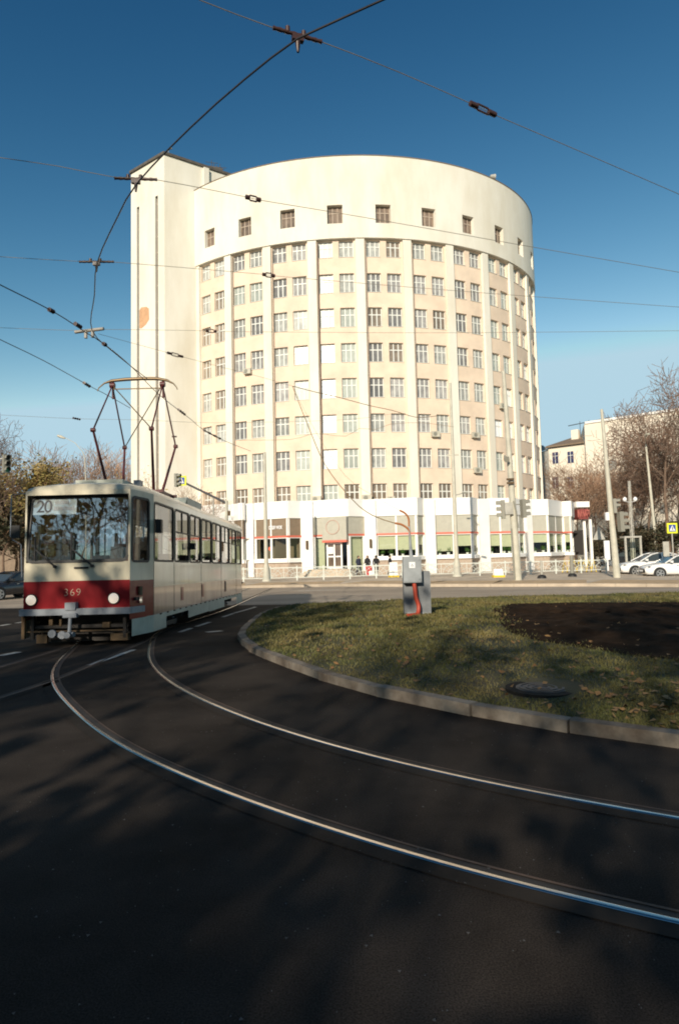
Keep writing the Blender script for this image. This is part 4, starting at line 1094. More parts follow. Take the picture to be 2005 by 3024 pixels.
mb = MB(); mb.tube([(-.1, -.2, z3(1350)), (-.32, -.4, z3(1352))], .03, 5); mb.tube([(-.32, -.55, z3(1360)), (-.32, -.35, z3(1357))], [.17, .15], 14); mb.tube([(-.32, -.35, z3(1357)), (-.32, -.1, z3(1345))], [.15, .05], 14); mb.build('loudspeaker', MT['tl_body'], p3)
for py in (1416, 1427):
    mb = MB(); mb.box(-.35, .1, -.35, -.25, z3(py) - .06, z3(py) + .06); mb.build('clamp', MT['ochre'], p3)
def signal_head(parent, x, y, z, rz, hood=1, lens=('tl_red', 'orange', 'tl_green'), sc_=1.0, nm='signal_head'):
    m_ = MB(); m_.box(-.17, .17, -.1, .1, -.5, .5); h_ = m_.build(nm, MT['tl_body'], parent); h_.location = (x, y, z); h_.rotation_euler = (0, 0, rz); h_.scale = (sc_,) * 3
    for k, l in enumerate(lens):
        zc = .33 - .33 * k; q = MB(); n_ = 10; vv = []
        for i in range(n_ + 1):
            a = R(-20 + 220 * i / n_)
            for r_, yy in ((.145, -.1), (.145, -.36)): vv.append((r_ * math.cos(a), yy, zc + r_ * math.sin(a)))
        q.add(vv, [(2 * i, 2 * i + 1, 2 * i + 3, 2 * i + 2) for i in range(n_)]); q.build('visor', MT['tl_body'], h_)
        g = MB(); g.disc((0, -.1, zc), (0, -1, 0), .12, .02, 14); g.build('lens', MT[l], h_)
    return h_
signal_head(p3, -.62, -.05, z3(1503), R(-100), sc_=1.15); signal_head(p3, .62, -.05, z3(1503), R(100), sc_=1.15)
mb = MB(); mb.tube([(-.6, 0, z3(1490)), (.6, 0, z3(1490))], .03, 5); mb.build('signal_arm', MT['tl_body'], p3)
p4, h4, b4 = pole_thing('trolley_pole', 1822, 1706, 1207, 'tall pale trolley pole with traffic lights left of the white cars', 'pole', .22, .085, flange=False)
lean(p4, (1803 - 1822) * b4.y / F_PX, h4)
s4 = b4.y / F_PX
def z4(py): return at_y(1815, py, b4.y).z - b4.z
signal_head(p4, .50, -.1, z4(1542), R(95), sc_=1.25); signal_head(p4, .15, -.3, z4(1495), R(70), lens=('tl_red', 'tl_green'), sc_=.9)
mb = MB(); mb.box(-.42, -.22, -.2, 0, z4(1536), z4(1512)); mb.build('control_box', MT['sign_w'], p4)
mb = MB(); mb.tube([(0, -.1, z4(1480)), (.3, -.1, z4(1480))], .04, 6); mb.box(.22, .38, -.25, 0, z4(1500), z4(1482)); mb.build('bracket', MT['pole_grey'], p4)
p5, h5, b5 = pole_thing('street_lamp', 1872, 1675, 1420, 'grey lattice mast with two globe lamps in front of the bare trees', 'street lamp', .10, .05, m='pole_grey', flange=False)
mb = MB()
for s in (-1, 1): mb.tube([(s * .22, 0, 0), (s * .10, 0, h5)], .035, 4)
for q in range(10): z = h5 * q / 10; mb.tube([(-.22 + .012 * q, 0, z), (.22 - .012 * q, 0, z + h5 / 10)], .02, 4)
mb.build('lattice', MT['pole_grey'], p5)
for dx in (-16, 15):
    z = at_y(1872, 1474, b5.y).z - b5.z; mb = MB(); mb.tube([(dx * b5.y / F_PX, 0, z + d_) for d_ in (-.22, -.12, .0, .12, .22)], [.05, .17, .2, .17, .05], 10); mb.tube([(0, 0, z - .3), (dx * b5.y / F_PX, 0, z - .2)], .025, 4, 0); mb.build('globe', MT['sign_w'], p5)
p6, h6, b6 = pole_thing('street_lamp', 1944, 1672, 1310, 'tall pale lamp post behind the white cars', 'street lamp', .17, .09)
lean(p6, (1928 - 1944) * b6.y / F_PX, h6)
mb = MB(); mb.tube([(0, 0, h6), (-.3, -.6, h6 + .5), (-.6, -1.4, h6 + .7)], .04, 6); mb.box(-.75, -.5, -2.0, -1.4, h6 + .62, h6 + .76); mb.build('lamp_head', MT['pole'], p6)
# crossing signs
def crossing_sign(parent, x, y, z, s, rz=0.0):
    m_ = MB(); m_.box(-s, s, -.02, .02, -s, s); b_ = m_.build('sign_board', MT['sign_y'], parent); b_.location = (x, y, z); b_.rotation_euler = (0, 0, rz)
    m_ = MB(); m_.box(-s * .68, s * .68, -.027, -.021, -s * .68, s * .68); m_.build('blue_field', MT['sign_b'], b_)
    m_ = MB(); m_.add([(-s * .56, -.033, -s * .5), (s * .56, -.033, -s * .5), (0, -.033, s * .58)], [(0, 1, 2)]); m_.build('white_triangle', MT['sign_w'], b_)
    m_ = MB(); m_.disc((.02 * s, -.036, s * .18), (0, -1, 0), s * .085, .004, 10)
    m_.add([(-s * .05, -.038, s * .08), (s * .09, -.038, s * .08), (s * .07, -.038, -s * .16), (-s * .05, -.038, -s * .16)], [(0, 1, 2, 3)])
    for a, b in (((0, -.16), (-.16, -.42)), ((.03, -.16), (.18, -.42)), ((0, .05), (-.17, -.10)), ((.04, .05), (.18, -.08))):
        m_.tube([(a[0] * s, -.038, a[1] * s), (b[0] * s, -.038, b[1] * s)], s * .035, 4)
    m_.build('walking_figure', MT['ink'], b_)
b7 = at_y(1980, 1560, 40.0)
e7 = empty('crossing_sign', (b7.x + .1, b7.y, ZP), 'yellow bordered pedestrian crossing sign above the white cars at the right edge', 'road sign', 'pedestrian crossing signs')
mb = MB(); mb.tube([(0, .05, 0), (0, .05, b7.z + .2)], .04, 8); mb.build('post', MT['pole_grey'], e7); crossing_sign(e7, 0, 0, b7.z - ZP, .33)
mb = MB(); mb.box(-.62, -.25, .02, .1, b7.z - 1.6, b7.z - .65); mb.build('notice_plate', MT['pole_grey'], e7)
# gantry over the street behind the tram
gy = 29.0
gb = at_y(669, 1640, gy); e8 = empty('signal_gantry', (gb.x, gb.y, zg(gy)), 'slim gantry with traffic lights and crossing sign reaching over the tram roof', 'gantry')
go_ = Vector(e8.location)
def G8(x, y, d=0.0): return at_y(x, y, gy + d) - go_
mb = MB(); mb.tube([(0, 0, 0), G8(669, 1478)], [.09, .07], 8); mb.build('post', MT['pole'], e8)
mb = MB(); mb.tube([G8(669, 1486), G8(600, 1452), G8(540, 1423)], [.06, .05, .045], 8); mb.build('arm', MT['wire'], e8)
mb = MB(); mb.tube([G8(630, 1470), G8(630, 1530)], .04, 6); mb.build('hanger', MT['pole_grey'], e8)
mb = MB(); q = G8(676, 1515); mb.tube([G8(672, 1514), q], .03, 5); mb.tube([q - Vector((0, 0, .12)), q + Vector((0, 0, .10))], .07, 8); mb.build('camera', MT['ochre'], e8)
q = G8(537, 1420); crossing_sign(e8, q.x, q.y, q.z, .23, R(-14))
q = G8(521, 1418); signal_head(e8, q.x, q.y, q.z, R(75), sc_=.62)
# left: lamp post and street light over the bushes
lb = at_y(254, 1660, 46.0); e9 = empty('street_lamp', (lb.x, lb.y, zg(46)), 'white lamp post with a long arm behind the tram roof on the left', 'street lamp')
lo_ = Vector(e9.location)
def G9(x, y, d=0.0): return at_y(x, y, 46 + d) - lo_
mb = MB(); mb.tube([(0, 0, 0), G9(254, 1430), G9(250, 1350), G9(245, 1335), G9(222, 1308), G9(192, 1292)], [.07, .045, .035, .03, .022, .018], 8); mb.build('shaft', MT['pole'], e9)
mb = MB(); a, b = G9(192, 1294), G9(170, 1286); mb.tube([a, (a + b) / 2, b], [.06, .11, .08], 8); mb.build('lamp_head', MT['pole'], e9)
# traffic light at the left edge
ty = 21.0; tb = at_y(20, 1370, ty); e10 = empty('traffic_light', (tb.x - .25, ty, zg(ty)), 'traffic light with green lamps hanging at the left edge of the photo', 'traffic light')
mb = MB(); zz = tb.z - zg(ty); mb.tube([(-.35, .1, 0), (-.35, .1, zz + .6)], .07, 8); mb.tube([(-.35, .1, zz + .2), (.15, .1, zz + .2)], .03, 6); mb.build('post', MT['pole_grey'], e10)
signal_head(e10, .23, 0, zz, R(50), lens=('tl_black', 'tl_black', 'tl_green'), sc_=.62)
# small things on the far pavement
def small_sign(px, py, top, label, cat, name='bollard', m='pole_grey', r_=.06, foot=True, group=None):
    b = at_z(px, py, ZP); t = at_y(px, top, b.y); e = empty(name, (b.x, b.y, ZP), label, cat, group)
    mb = MB(); mb.tube([(0, 0, 0), (0, 0, t.z - ZP)], r_, 8); mb.build('post', MT[m], e)
    if foot: mb = MB(); mb.tube([(0, 0, 0), (0, 0, .16), (0, 0, .24)], [.30, .26, .1], 10); mb.build('rubber_foot', MT['trub'], e)
    return e, t.z - ZP
small_sign(1600, 1708, 1655, 'short grey post on a black foot right of the thick signal pole', 'post', 'marker_post', r_=.07)
small_sign(1690, 1703, 1640, 'dark squat marker post left of the tall trolley pole with traffic lights', 'post', 'marker_post', m='tl_body', r_=.13)
e_, h_ = small_sign(1773, 1690, 1560, 'thin post carrying a grey triangular sign beside the podium end', 'road sign', 'warning_sign', m='ochre', foot=False)
mb = MB(); mb.add([(-.5, -.07, h_ - .9), (.5, -.07, h_ - .9), (0, -.07, h_ + .1), (-.5, -.05, h_ - .9), (.5, -.05, h_ - .9), (0, -.05, h_ + .1)], [(0, 1, 2), (3, 5, 4), (0, 3, 4, 1), (1, 4, 5, 2), (2, 5, 3, 0)]); mb.build('sign_plate', MT['pole_grey'], e_)
b = at_z(1752, 1695, ZP); e_ = empty('parking_barrier', (b.x, b.y + 3, ZP), 'yellow zigzag tube barrier by the end of the podium', 'barrier')
mb = MB()
for i in range(7): mb.tube([(i * .38 - 1.2, 0, .05), (i * .38 - 1.0, 0, 1.05), (i * .38 - .82, 0, .05)], .05, 5)
mb.build('tubes', MT['yellow'], e_)
for px, lab in ((1165, 'white folding pavement board with yellow foot beside the four pedestrians'), (1480, 'small white and yellow pavement board left of the thick signal pole')):
    b = at_z(px, 1706, ZP); e_ = empty('pavement_board', (b.x, b.y + .8, ZP), lab, 'sign board')
    mb = MB(); sc_ = 1.0 if px < 1300 else .5
    for s in (1, -1): mb.add([(-.32, s * .28, .1), (.32, s * .28, .1), (.3, s * .03, 1.15 * sc_), (-.3, s * .03, 1.15 * sc_)], [(0, 1, 2, 3)])
    mb.build('panels', MT['white2'], e_); mb = MB(); mb.box(-.4, .4, -.32, .32, 0, .14); mb.build('foot', MT['yellow'], e_)
b = at_z(1705, 1680, ZP); e_ = empty('bus_shelter', (b.x + 4.2, 58, ZP), 'small glazed shelter beside the right end of the podium', 'shelter')
mb = MB()
for x in (0, 1.4): mb.box(x - .08, x + .08, -.08, .08, 0, 2.9)
mb.box(-.1, 1.5, -.1, .9, 2.8, 2.95); mb.build('frame', MT['pole_grey'], e_); mb = MB(); mb.quad((.1, 0, .4), (1.3, 0, .4), (1.3, 0, 2.7), (.1, 0, 2.7)); mb.build('glass', MT['shop_glass'], e_)
b = at_y(1792, 1620, 52); e_ = empty('notice_stand', (b.x, 52, ZP), 'white upright notice panel left of the tall trolley pole', 'notice')
mb = MB(); mb.box(-.22, .22, -.06, .06, .9, 2.5); mb.box(-.05, .05, -.04, .04, 0, .9); mb.build('panel', MT['sign_w'], e_)

# ================================================================== overhead wires
def wire(pts, label, r_=.011, m='wire', ins=(), group='overhead wires', name='overhead_wire', step=.5):
    path = catmull(pts, step); c = path[len(path) // 2].copy()
    e = empty(name, c, label, 'wire', group)
    mb = MB(); mb.tube([p - c for p in path], r_, 5); mb.build('strand', MT[m], e)
    for a, b, kind in ins:
        a, b = a - c, b - c; d = (b - a); L = d.length; t = d.normalized(); mid = (a + b) / 2; q = MB()
        if kind == 'bar':              # ribbed insulating bar with a clamp in the middle
            k = 14; q.tube([a + d * (i / k) for i in range(k + 1)], [.016 if i % 2 else .021 for i in range(k + 1)], 7)
            q.obox(mid - Vector((0, 0, .035)), t, t.cross(Vector((0, 0, 1))),   .055, .022, .026); q.tube([mid - Vector((0, 0, .06)), mid - Vector((0, 0, .17))], [.028, .012], 7)
            for s in (-.16, .1): q.tube([mid + t * s * .6 + Vector((0, 0, .0)), mid + t * s * .6 + Vector((0, 0, .05))], .024, 6)
            q.build('hanger_bar', MT['insul'], e)
        elif kind == 'pale':
            q.tube([a, b], .035, 7)
            for s in (.38, .62): q.tube([a + d * s, a + d * s - Vector((0, 0, .16))], .035, 6)
            q.build('hanger_bar', MT['insul_w'], e)
        elif kind == 'buckle':         # open turnbuckle
            sd = t.cross(Vector((0, 0, 1))).normalized(); up = sd.cross(t)
            q.tube([a, a + d * .28], .03, 6); q.tube([b, b - d * .28], .03, 6)
            for s in (1, -1): q.tube([a + d * .22, a + d * .3 + up * .035 * s, a + d * .7 + up * .035 * s, a + d * .78], .012, 5)
            q.build('turnbuckle', MT['insul'], e)
        elif kind == 'knot':
            k = 6; q.tube([a + d * (i / k) for i in range(k + 1)], [.02 if i % 2 else .045 for i in range(k + 1)], 6); q.build('insulator', MT['insul'], e)
    return e
HWI = 6.12
def W_(x, y, z=HWI): return at_z(x, y, z)
wire([W_(1290, -75), W_(1125, 0), W_(1010, 52), W_(880, 112), W_(720, 235), W_(560, 378), W_(405, 540), W_(347, 640), W_(287, 775), W_(279, 870), W_(272, 975), W_(340, 1043), W_(440, 1122)],
     'dark contact wire curving down across the sky from the top edge to the pantograph', .0095, 'copper', name='contact_wire')
wire([W_(-60, 805), W_(0, 840), W_(155, 918), W_(255, 982), W_(310, 1017), W_(388, 1082, 6.16), W_(470, 1165), W_(560, 1235), W_(600, 1268), W_(660, 1300), W_(740, 1332)],
     'contact wire running from the left edge past the stair tower down to the facade', .010, 'copper', name='contact_wire',
     ins=[(W_(145, 913), W_(158, 920), 'knot'), (W_(222, 955), W_(238, 965), 'knot'), (W_(305, 1014), W_(312, 1018), 'knot'), (W_(527, 1209), W_(545, 1223), 'knot'), (W_(602, 1270), W_(650, 1295), 'knot')])
wire([W_(-40, 980), W_(0, 1002), W_(130, 1065), W_(262, 1138), W_(320, 1168), W_(385, 1205)], 'thin contact wire at the left, ending behind the pantograph bow', .009, 'copper', name='contact_wire', ins=[(W_(248, 1130), W_(264, 1140), 'knot')])
HS = 6.45
s1 = [W_(480, -55, HS), W_(595, 0, HS), W_(806, 80, HS), W_(950, 122, HS), W_(1180, 212, HS), W_(1390, 304, HS), W_(1462, 338, HS), W_(1700, 440, HS), W_(2005, 572, HS), W_(2160, 640, HS)]
wire(s1, 'uppermost span wire with a hanger bar and an open turnbuckle', .0042, 'span', ins=[(W_(806, 80, HS), W_(950, 122, HS), 'bar'), (W_(1388, 303, HS), W_(1463, 338, HS), 'buckle')])
s2 = [W_(-60, 454, HS), W_(0, 464, HS), W_(170, 489, HS), W_(338, 522, HS), W_(464, 530, HS), W_(725, 580, HS), W_(770, 590, HS), W_(1100, 645, HS), W_(1570, 728, HS), W_(2005, 803, HS), W_(2100, 820, HS)]
wire(s2, 'span wire crossing the top of the stair tower, hanger bar before its left corner', .0042, 'span', ins=[(W_(338, 525, HS), W_(464, 529, HS), 'bar'), (W_(725, 580, HS), W_(770, 590, HS), 'buckle')])
s3_ = [W_(-60, 752, HS), W_(0, 757, HS), W_(234, 771, HS), W_(336, 773, HS), W_(775, 809, HS), W_(812, 814, HS), W_(1400, 862, HS), W_(2005, 906, HS), W_(2100, 914, HS)]
wire(s3_, 'span wire crossing the upper window rows, hanger bar in the sky left of the tower', .0042, 'span', ins=[(W_(234, 772, HS), W_(336, 772, HS), 'bar'), (W_(775, 809, HS), W_(812, 814, HS), 'buckle')])
s4_ = [W_(-60, 965, HS), W_(0, 967, HS), W_(215, 975, HS), W_(305, 972, HS), W_(605, 976, HS), W_(640, 978, HS), W_(1300, 982, HS), W_(2005, 976, HS), W_(2100, 975, HS)]
wire(s4_, 'nearly level span wire with a pale hanger bar just above the pantograph', .0042, 'span', ins=[(W_(222, 980, HS), W_(306, 970, HS), 'pale'), (W_(608, 976, HS), W_(640, 978, HS), 'buckle')])
s5_ = [W_(290, 985, HS), W_(400, 1015, HS), W_(492, 1040, HS), W_(542, 1054, HS), W_(680, 1090, HS), W_(760, 1110, HS), W_(900, 1150, HS)]
wire(s5_, 'short thin span wire from the pale hanger bar across the tower wall', .0042, 'span', ins=[(W_(494, 1041, HS), W_(540, 1053, HS), 'buckle')])
s6_ = [W_(0, 1225, 6.6), W_(225, 1236, 6.6), W_(420, 1240, 6.6), W_(640, 1248, 6.6), W_(1000, 1240, 6.6), W_(1160, 1222, 6.6)]
wire(s6_, 'faint span wire low across the middle window rows behind the pantograph', .005, 'span', ins=[(W_(216, 1234, 6.6), W_(236, 1238, 6.6), 'knot'), (W_(508, 1289, 6.6), W_(522, 1289, 6.6), 'knot')])
# slack cable from the standpipe to the span and beyond
def Q_(x, y, d): return at_y(x, y, d)
wire([at_y(1166, 1545, cb.y + .25), Q_(1100, 1522, 16.2), Q_(1040, 1475, 17.2), Q_(960, 1372, 18.5), Q_(905, 1245, 19.6), Q_(864, 1140, 20.5)], 'slack cable rising from the lower orange pipe end across the facade', .013, 'slack')
wire([at_y(1180, 1507, cb.y + .25), Q_(1110, 1468, 16.2), Q_(1020, 1405, 17.2), Q_(930, 1270, 19.0), Q_(864, 1140, 20.5)], 'very thin cable rising from the upper orange pipe end', .004, 'slack')
wire([Q_(864, 1140, 20.5), Q_(942, 1160, 21.5), Q_(1000, 1173, 22.5), Q_(1090, 1197, 24), Q_(1160, 1212, 25), Q_(1230, 1232, 26), Q_(1290, 1228, 27)], 'thick sagging cable hung in front of the middle floors', .014, 'slack')
wire([Q_(700, 1300, 30), Q_(860, 1297, 30), Q_(930, 1280, 30), Q_(1020, 1288, 30), Q_(1060, 1265, 30), Q_(1110, 1268, 30), Q_(1150, 1253, 30), Q_(1240, 1248, 30), Q_(1340, 1260, 30)], 'looping loose cable in front of the middle window rows', .009, 'slack')
# ================================================================== vehicles
def make_car(name, loc, rz, paint, label, sc_=1.0):
    e = empty(name, loc, label, 'car', None, rz); e.scale = (sc_,) * 3
    # nose towards -x; stations: x, lower z, shoulder z, half width low, half width shoulder
    S = [(-2.15, .36, .62, .62, .55), (-2.05, .26, .74, .78, .70), (-1.70, .24, .86, .86, .80), (-1.0, .24, .95, .89, .84), (0, .24, .98, .90, .86), (1.2, .24, 1.0, .90, .86), (1.9, .27, 1.0, .87, .82), (2.12, .36, .92, .78, .72), (2.18, .45, .80, .66, .62)]
    mb = MB(); vv = []
    for x, z0, z1, w0, w1 in S:
        zm = z0 + (z1 - z0) * .55
        vv += [(x, -w0 * .92, z0), (x, -w0, z0 + .12), (x, -w0 * 1.0, zm), (x, -w1, z1 - .05), (x, -w1 * .86, z1), (x, 0, z1 + .03), (x, w1 * .86, z1), (x, w1, z1 - .05), (x, w0, zm), (x, w0, z0 + .12), (x, w0 * .92, z0)]
    n = 11
    mb.add(vv, [(i * n + j, i * n + (j + 1) % n, (i + 1) * n + (j + 1) % n, (i + 1) * n + j) for i in range(len(S) - 1) for j in range(n)] + [tuple(range(n)), tuple((len(S) - 1) * n + j for j in range(n))], 0, True)
    C = [(-.95, .97, .80), (-.25, 1.36, .64), (.15, 1.46, .60), (.95, 1.46, .58), (1.55, 1.30, .62), (1.98, 1.0, .70)]
    vv = []
    for x, z, w in C: vv += [(x, -w, z), (x, -w * .85, z + .02), (x, 0, z + .04), (x, w * .85, z + .02), (x, w, z)]
    roofv = vv
    mb.add(roofv, [(i * 5 + j, i * 5 + j + 1, i * 5 + 6 + j, i * 5 + 5 + j) for i in range(1, 4) for j in range(4)], 0, True)
    for s in (1, -1):                   # pillars
        for a, b in (((-.98, .96, .83), (-.22, 1.37, .65)), ((.42, .96, .85), (.45, 1.45, .61)), ((1.35, .97, .84), (1.2, 1.40, .62)), ((2.0, .98, .74), (1.5, 1.32, .63))):
            mb.tube([(a[0], s * a[2], a[1]), (b[0], s * b[2], b[1])], .045, 6)
        mb.tube([(-.25, s * .645, 1.365), (.15, s * .605, 1.465), (.95, s * .585, 1.465), (1.55, s * .625, 1.305)], .035, 6)
    bo = mb.build('body', MT[paint], e)
    g = MB()
    for s in (1, -1):
        low = [(-.95, .96, .835), (.4, .98, .85), (1.3, .99, .845), (1.95, .99, .75)]; hi = [(-.27, 1.35, .64), (.3, 1.45, .595), (1.15, 1.41, .60), (1.53, 1.30, .615)]
        for i in range(3): g.quad(*[(p[0], s * p[2], p[1]) for p in (low[i], low[i + 1], hi[i + 1], hi[i])])
    g.quad((-.97, -.80, .975), (-.97, .80, .975), (-.26, .62, 1.355), (-.26, -.62, 1.355)); g.quad((1.98, -.70, 1.0), (1.98, .70, 1.0), (1.53, .61, 1.30), (1.53, -.61, 1.30))
    g.build('windows', MT['carglass'], e)
    for x in (-1.35, 1.32):
        for s in (1, -1):
            a = MB(); a.tube([(x, s * .80, .33), (x, s * .905, .33)], .39, 20); a.build('wheel_arch', MT['trub'], e)
            w = MB(); w.tube([(x, s * .76, .32), (x, s * .90, .32), (x, s * .925, .32)], [.32, .32, .27], 20); wo = w.build('wheel', MT['tyre'], e)
            r_ = MB(); r_.tube([(x, s * .915, .32), (x, s * .935, .32)], .07, 10)
            for q in range(5):
                an = q * 2 * math.pi / 5; d = Vector((math.cos(an), 0, math.sin(an))); r_.obox(Vector((x, s * .93, .32)) + d * .13, d, (0, 1, 0), .11, .012, .035, 0, d.cross(Vector((0, 1, 0))))
            k = 20; pv = []
            for q in range(k):
                an = q * 2 * math.pi / k
                for rr_ in (.20, .245): pv.append((x + rr_ * math.cos(an), s * .932, .32 + rr_ * math.sin(an)))
            r_.add(pv, [(2 * q, 2 * q + 1, (2 * q + 3) % (2 * k), (2 * q + 2) % (2 * k)) for q in range(k)]); r_.build('rim', MT['rim'], wo)
    for s in (1, -1):
        m_ = MB(); m_.box(-.72, -.58, s * .98 - .11, s * .98 + .11, .98, 1.12); m_.build('mirror', MT[paint], e)
        h_ = MB(); h_.add([(-2.08, s * .40, .62), (-2.02, s * .72, .64), (-1.82, s * .80, .74), (-1.92, s * .62, .78), (-2.07, s * .40, .72)], [(0, 1, 2, 3, 4)]); h_.v = [(x - .02, y * 1.03, z + .012) for x, y, z in h_.v]; h_.build('headlight', MT['lampglass'] if paint == 'carblack' else MT['chrome'], e)
        for x in (-.3, .5): d_ = MB(); d_.box(x, x + .16, s * .905 - .01, s * .905 + .012, .80, .83); d_.build('door_handle', MT['chrome'], e)
    gr = MB(); gr.box(-2.17, -2.10, -.42, .42, .40, .56); gr.build('grille', MT['trub'], e)
    np1 = MB(); np1.box(-2.185, -2.165, -.26, .26, .44, .55); np1.build('number_plate', MT['sign_w'], e)
    return e
c1 = gnd(2016, 1707)
make_car('parked_car', (c1.x, c1.y + .8, zg(c1.y)), R(-4), 'carwhite', 'white car nearest the camera at the right edge, facing left')
c2 = gnd(1974, 1705)
make_car('parked_car', (c2.x + .6, c2.y + 3.4, zg(c2.y)), R(-5), 'carwhite', 'white car half hidden behind the nearer white car, nose further left', 1.08)
c3 = at_y(14, 1735, 33.0)
make_car('black_car', (c3.x - .6, 34.6, zg(34)), R(68), 'carblack', 'black car cut by the left edge beside the tram, headlights towards the camera')
c4 = at_y(18, 1690, 62.0)
make_car('black_car', (c4.x - 3, 62, zg(62)), R(60), 'carblack', 'dark car further back on the left, half hidden by the nearer black car')
c5 = at_y(1830, 1660, 66.0)
make_car('parked_car', (c5.x, 66, ZP), R(0), 'carblack', 'dark car parked far back between the two pale poles')

# ================================================================== people
def person(px, feet_py, head_py, label, coat, legs, face=0.0, stride=.2, bag=None, long_hair=False):
    b = at_y(px, feet_py, 51.5); b.z = ZP; H = 1.74
    e = empty('person', (b.x, b.y, ZP), label, 'person', 'pedestrians behind the railing', face)
    J = {'pel': (0, 0, .96), 'che': (0, .0, 1.30), 'nec': (0, -.01, 1.47), 'hea': (0, -.03, 1.56), 'top': (0, -.02, 1.70),
         'lh': (.10, 0, .90), 'lk': (.11, -stride * .6, .50), 'la': (.11, -stride * .5, .09), 'lt': (.11, -stride * .5 - .16, .04),
         'rh': (-.10, 0, .90), 'rk': (-.11, stride * .2, .49), 'ra': (-.11, stride, .10), 'rt': (-.11, stride - .16, .04),
         'ls': (.19, 0, 1.40), 'le': (.25, .06, 1.14), 'lw': (.24, -.10, .92), 'lf': (.23, -.15, .84), 'rs': (-.19, 0, 1.40), 're': (-.25, .02, 1.13), 'rw': (-.20, -.22, 1.08), 'rf': (-.17, -.30, 1.10)}
    rad = {'pel': .15, 'che': .17, 'nec': .06, 'hea': .095, 'top': .08, 'lh': .10, 'lk': .065, 'la': .048, 'lt': .04, 'ls': .085, 'le': .055, 'lw': .042, 'lf': .03}
    names = list(J); ed = [('pel', 'che'), ('che', 'nec'), ('nec', 'hea'), ('hea', 'top'), ('pel', 'lh'), ('lh', 'lk'), ('lk', 'la'), ('la', 'lt'), ('pel', 'rh'), ('rh', 'rk'), ('rk', 'ra'), ('ra', 'rt'), ('che', 'ls'), ('ls', 'le'), ('le', 'lw'), ('lw', 'lf'), ('che', 'rs'), ('rs', 're'), ('re', 'rw'), ('rw', 'rf')]
    me = bpy.data.meshes.new('body'); me.from_pydata([J[k] for k in names], [(names.index(a), names.index(b_)) for a, b_ in ed], []); me.update()
    o = bpy.data.objects.new('body', me); COL.objects.link(o)
    o.modifiers.new('skin', 'SKIN'); o.modifiers.new('sub', 'SUBSURF').levels = 1; o.modifiers['sub'].render_levels = 1
    for i, k in enumerate(names):
        r_ = rad.get(k) or rad['l' + k[1:]]; sv = me.skin_vertices[0].data[i]; sv.radius = (r_ * 1.15 if k in ('pel', 'che') else r_, r_); sv.use_root = (k == 'pel')
    dg = bpy.context.evaluated_depsgraph_get(); m2 = bpy.data.meshes.new_from_object(o.evaluated_get(dg)); bpy.data.objects.remove(o)
    for m in (MT[coat], MT[legs], MT['skin'], MT['trub']): m2.materials.append(m)
    for p in m2.polygons:
        c = p.center; p.use_smooth = True
        p.material_index = 2 if c.z > 1.49 or (abs(c.x) > .14 and c.z < .90 and c.z > .78 and abs(c.x) > .19) else 3 if c.z < .10 else 1 if c.z < .86 else 0
    obj('body', m2, e)
    mb = MB(); n = 10
    rings = [(0, .015, 1.735, .03), (0, .015, 1.715, .075), (0, .02, 1.66, .105), (0, .03, 1.60, .108), (0, .055, 1.53 if not long_hair else 1.40, .085)]
    mb.tube([(x, y, z) for x, y, z, r_ in rings], [r_ for *_, r_ in rings], n); mb.build('hair', MT['hair'], e)
    if bag: mb = MB(); mb.tube([(.30, -.1, .86), (.30, -.1, .82), (.30, -.1, .48), (.30, -.1, .46)], [.04, .16, .17, .1], 8); mb.build('bag', MT[bag], e)
    return e
person(1060, 1703, 1640, 'walker in a navy jacket and dark trousers, leftmost of the four', 'navy', 'navy', R(40), .22)
person(1086, 1703, 1643, 'long haired walker in a dark coat and red trousers', 'blackc', 'redc', R(-30), .18, 'redc', True)
person(1112, 1703, 1643, 'walker in a short black jacket, third from the left', 'blackc', 'blackc', R(170), .25)
person(1153, 1703, 1640, 'walker in black by the white board, arm held forward', 'blackc', 'blackc', R(75), .2)

# ================================================================== far buildings
def block(name, pts, z0, z1, label, cat='building', roof=None, wins=()):
    e = empty(name, (pts[0][0], pts[0][1], ZP), label, cat)
    o = Vector(e.location); q = [(x - o.x, y - o.y) for x, y in pts]
    mb = MB(); mb.prism(q, z0 - ZP, z1 - ZP); mb.build('wall', MT['bwall'], e)
    return e, q
A0, A1, A2 = at_y(1634, 1640, 104), at_y(1762, 1640, 99), None
zA = at_y(1640, 1318, 104).z
e, q = block('white_house', [(A0.x, A0.y), (A1.x + 3, A1.y - 1.5), (A1.x + 8, A1.y + 14), (A0.x + 4, A0.y + 16)], ZP, zA, 'white house with a dull brown roof between the hotel and the bare trees')
d = Vector((q[1][0] - q[0][0], q[1][1] - q[0][1], 0)); t = d.normalized(); n_ = Vector((t.y, -t.x, 0))
mb = MB(); hh = zA - ZP; a, b = Vector((q[0][0], q[0][1], hh)) - t * .3 + n_ * .5, Vector((q[1][0], q[1][1], hh)) + n_ * .5
mb.add([a, b, b - n_ * 7 + Vector((0, 0, 2.1)), a - n_ * 7 + Vector((0, 0, 2.1)) + t * 2.0, a - Vector((0, 0, .25)), b - Vector((0, 0, .25)), b - n_ * 7, a - n_ * 7], [(0, 1, 2, 3), (0, 4, 5, 1), (0, 3, 7, 4), (1, 5, 6, 2), (2, 6, 7, 3), (4, 7, 6, 5)])
rf = mb.build('roof', MT['broof'], e)
for s, h_ in ((3.5, 1.6), (7.5, 1.4), (10, 1.2)):
    mb = MB(); mb.obox(a + t * s - n_ * 5 + Vector((0, 0, 1.9)), t, n_, .6, .5, h_ / 2 + .3); mb.build('chimney', MT['bwall'] if s < 8 else MT['broof'], rf)
mb = MB()
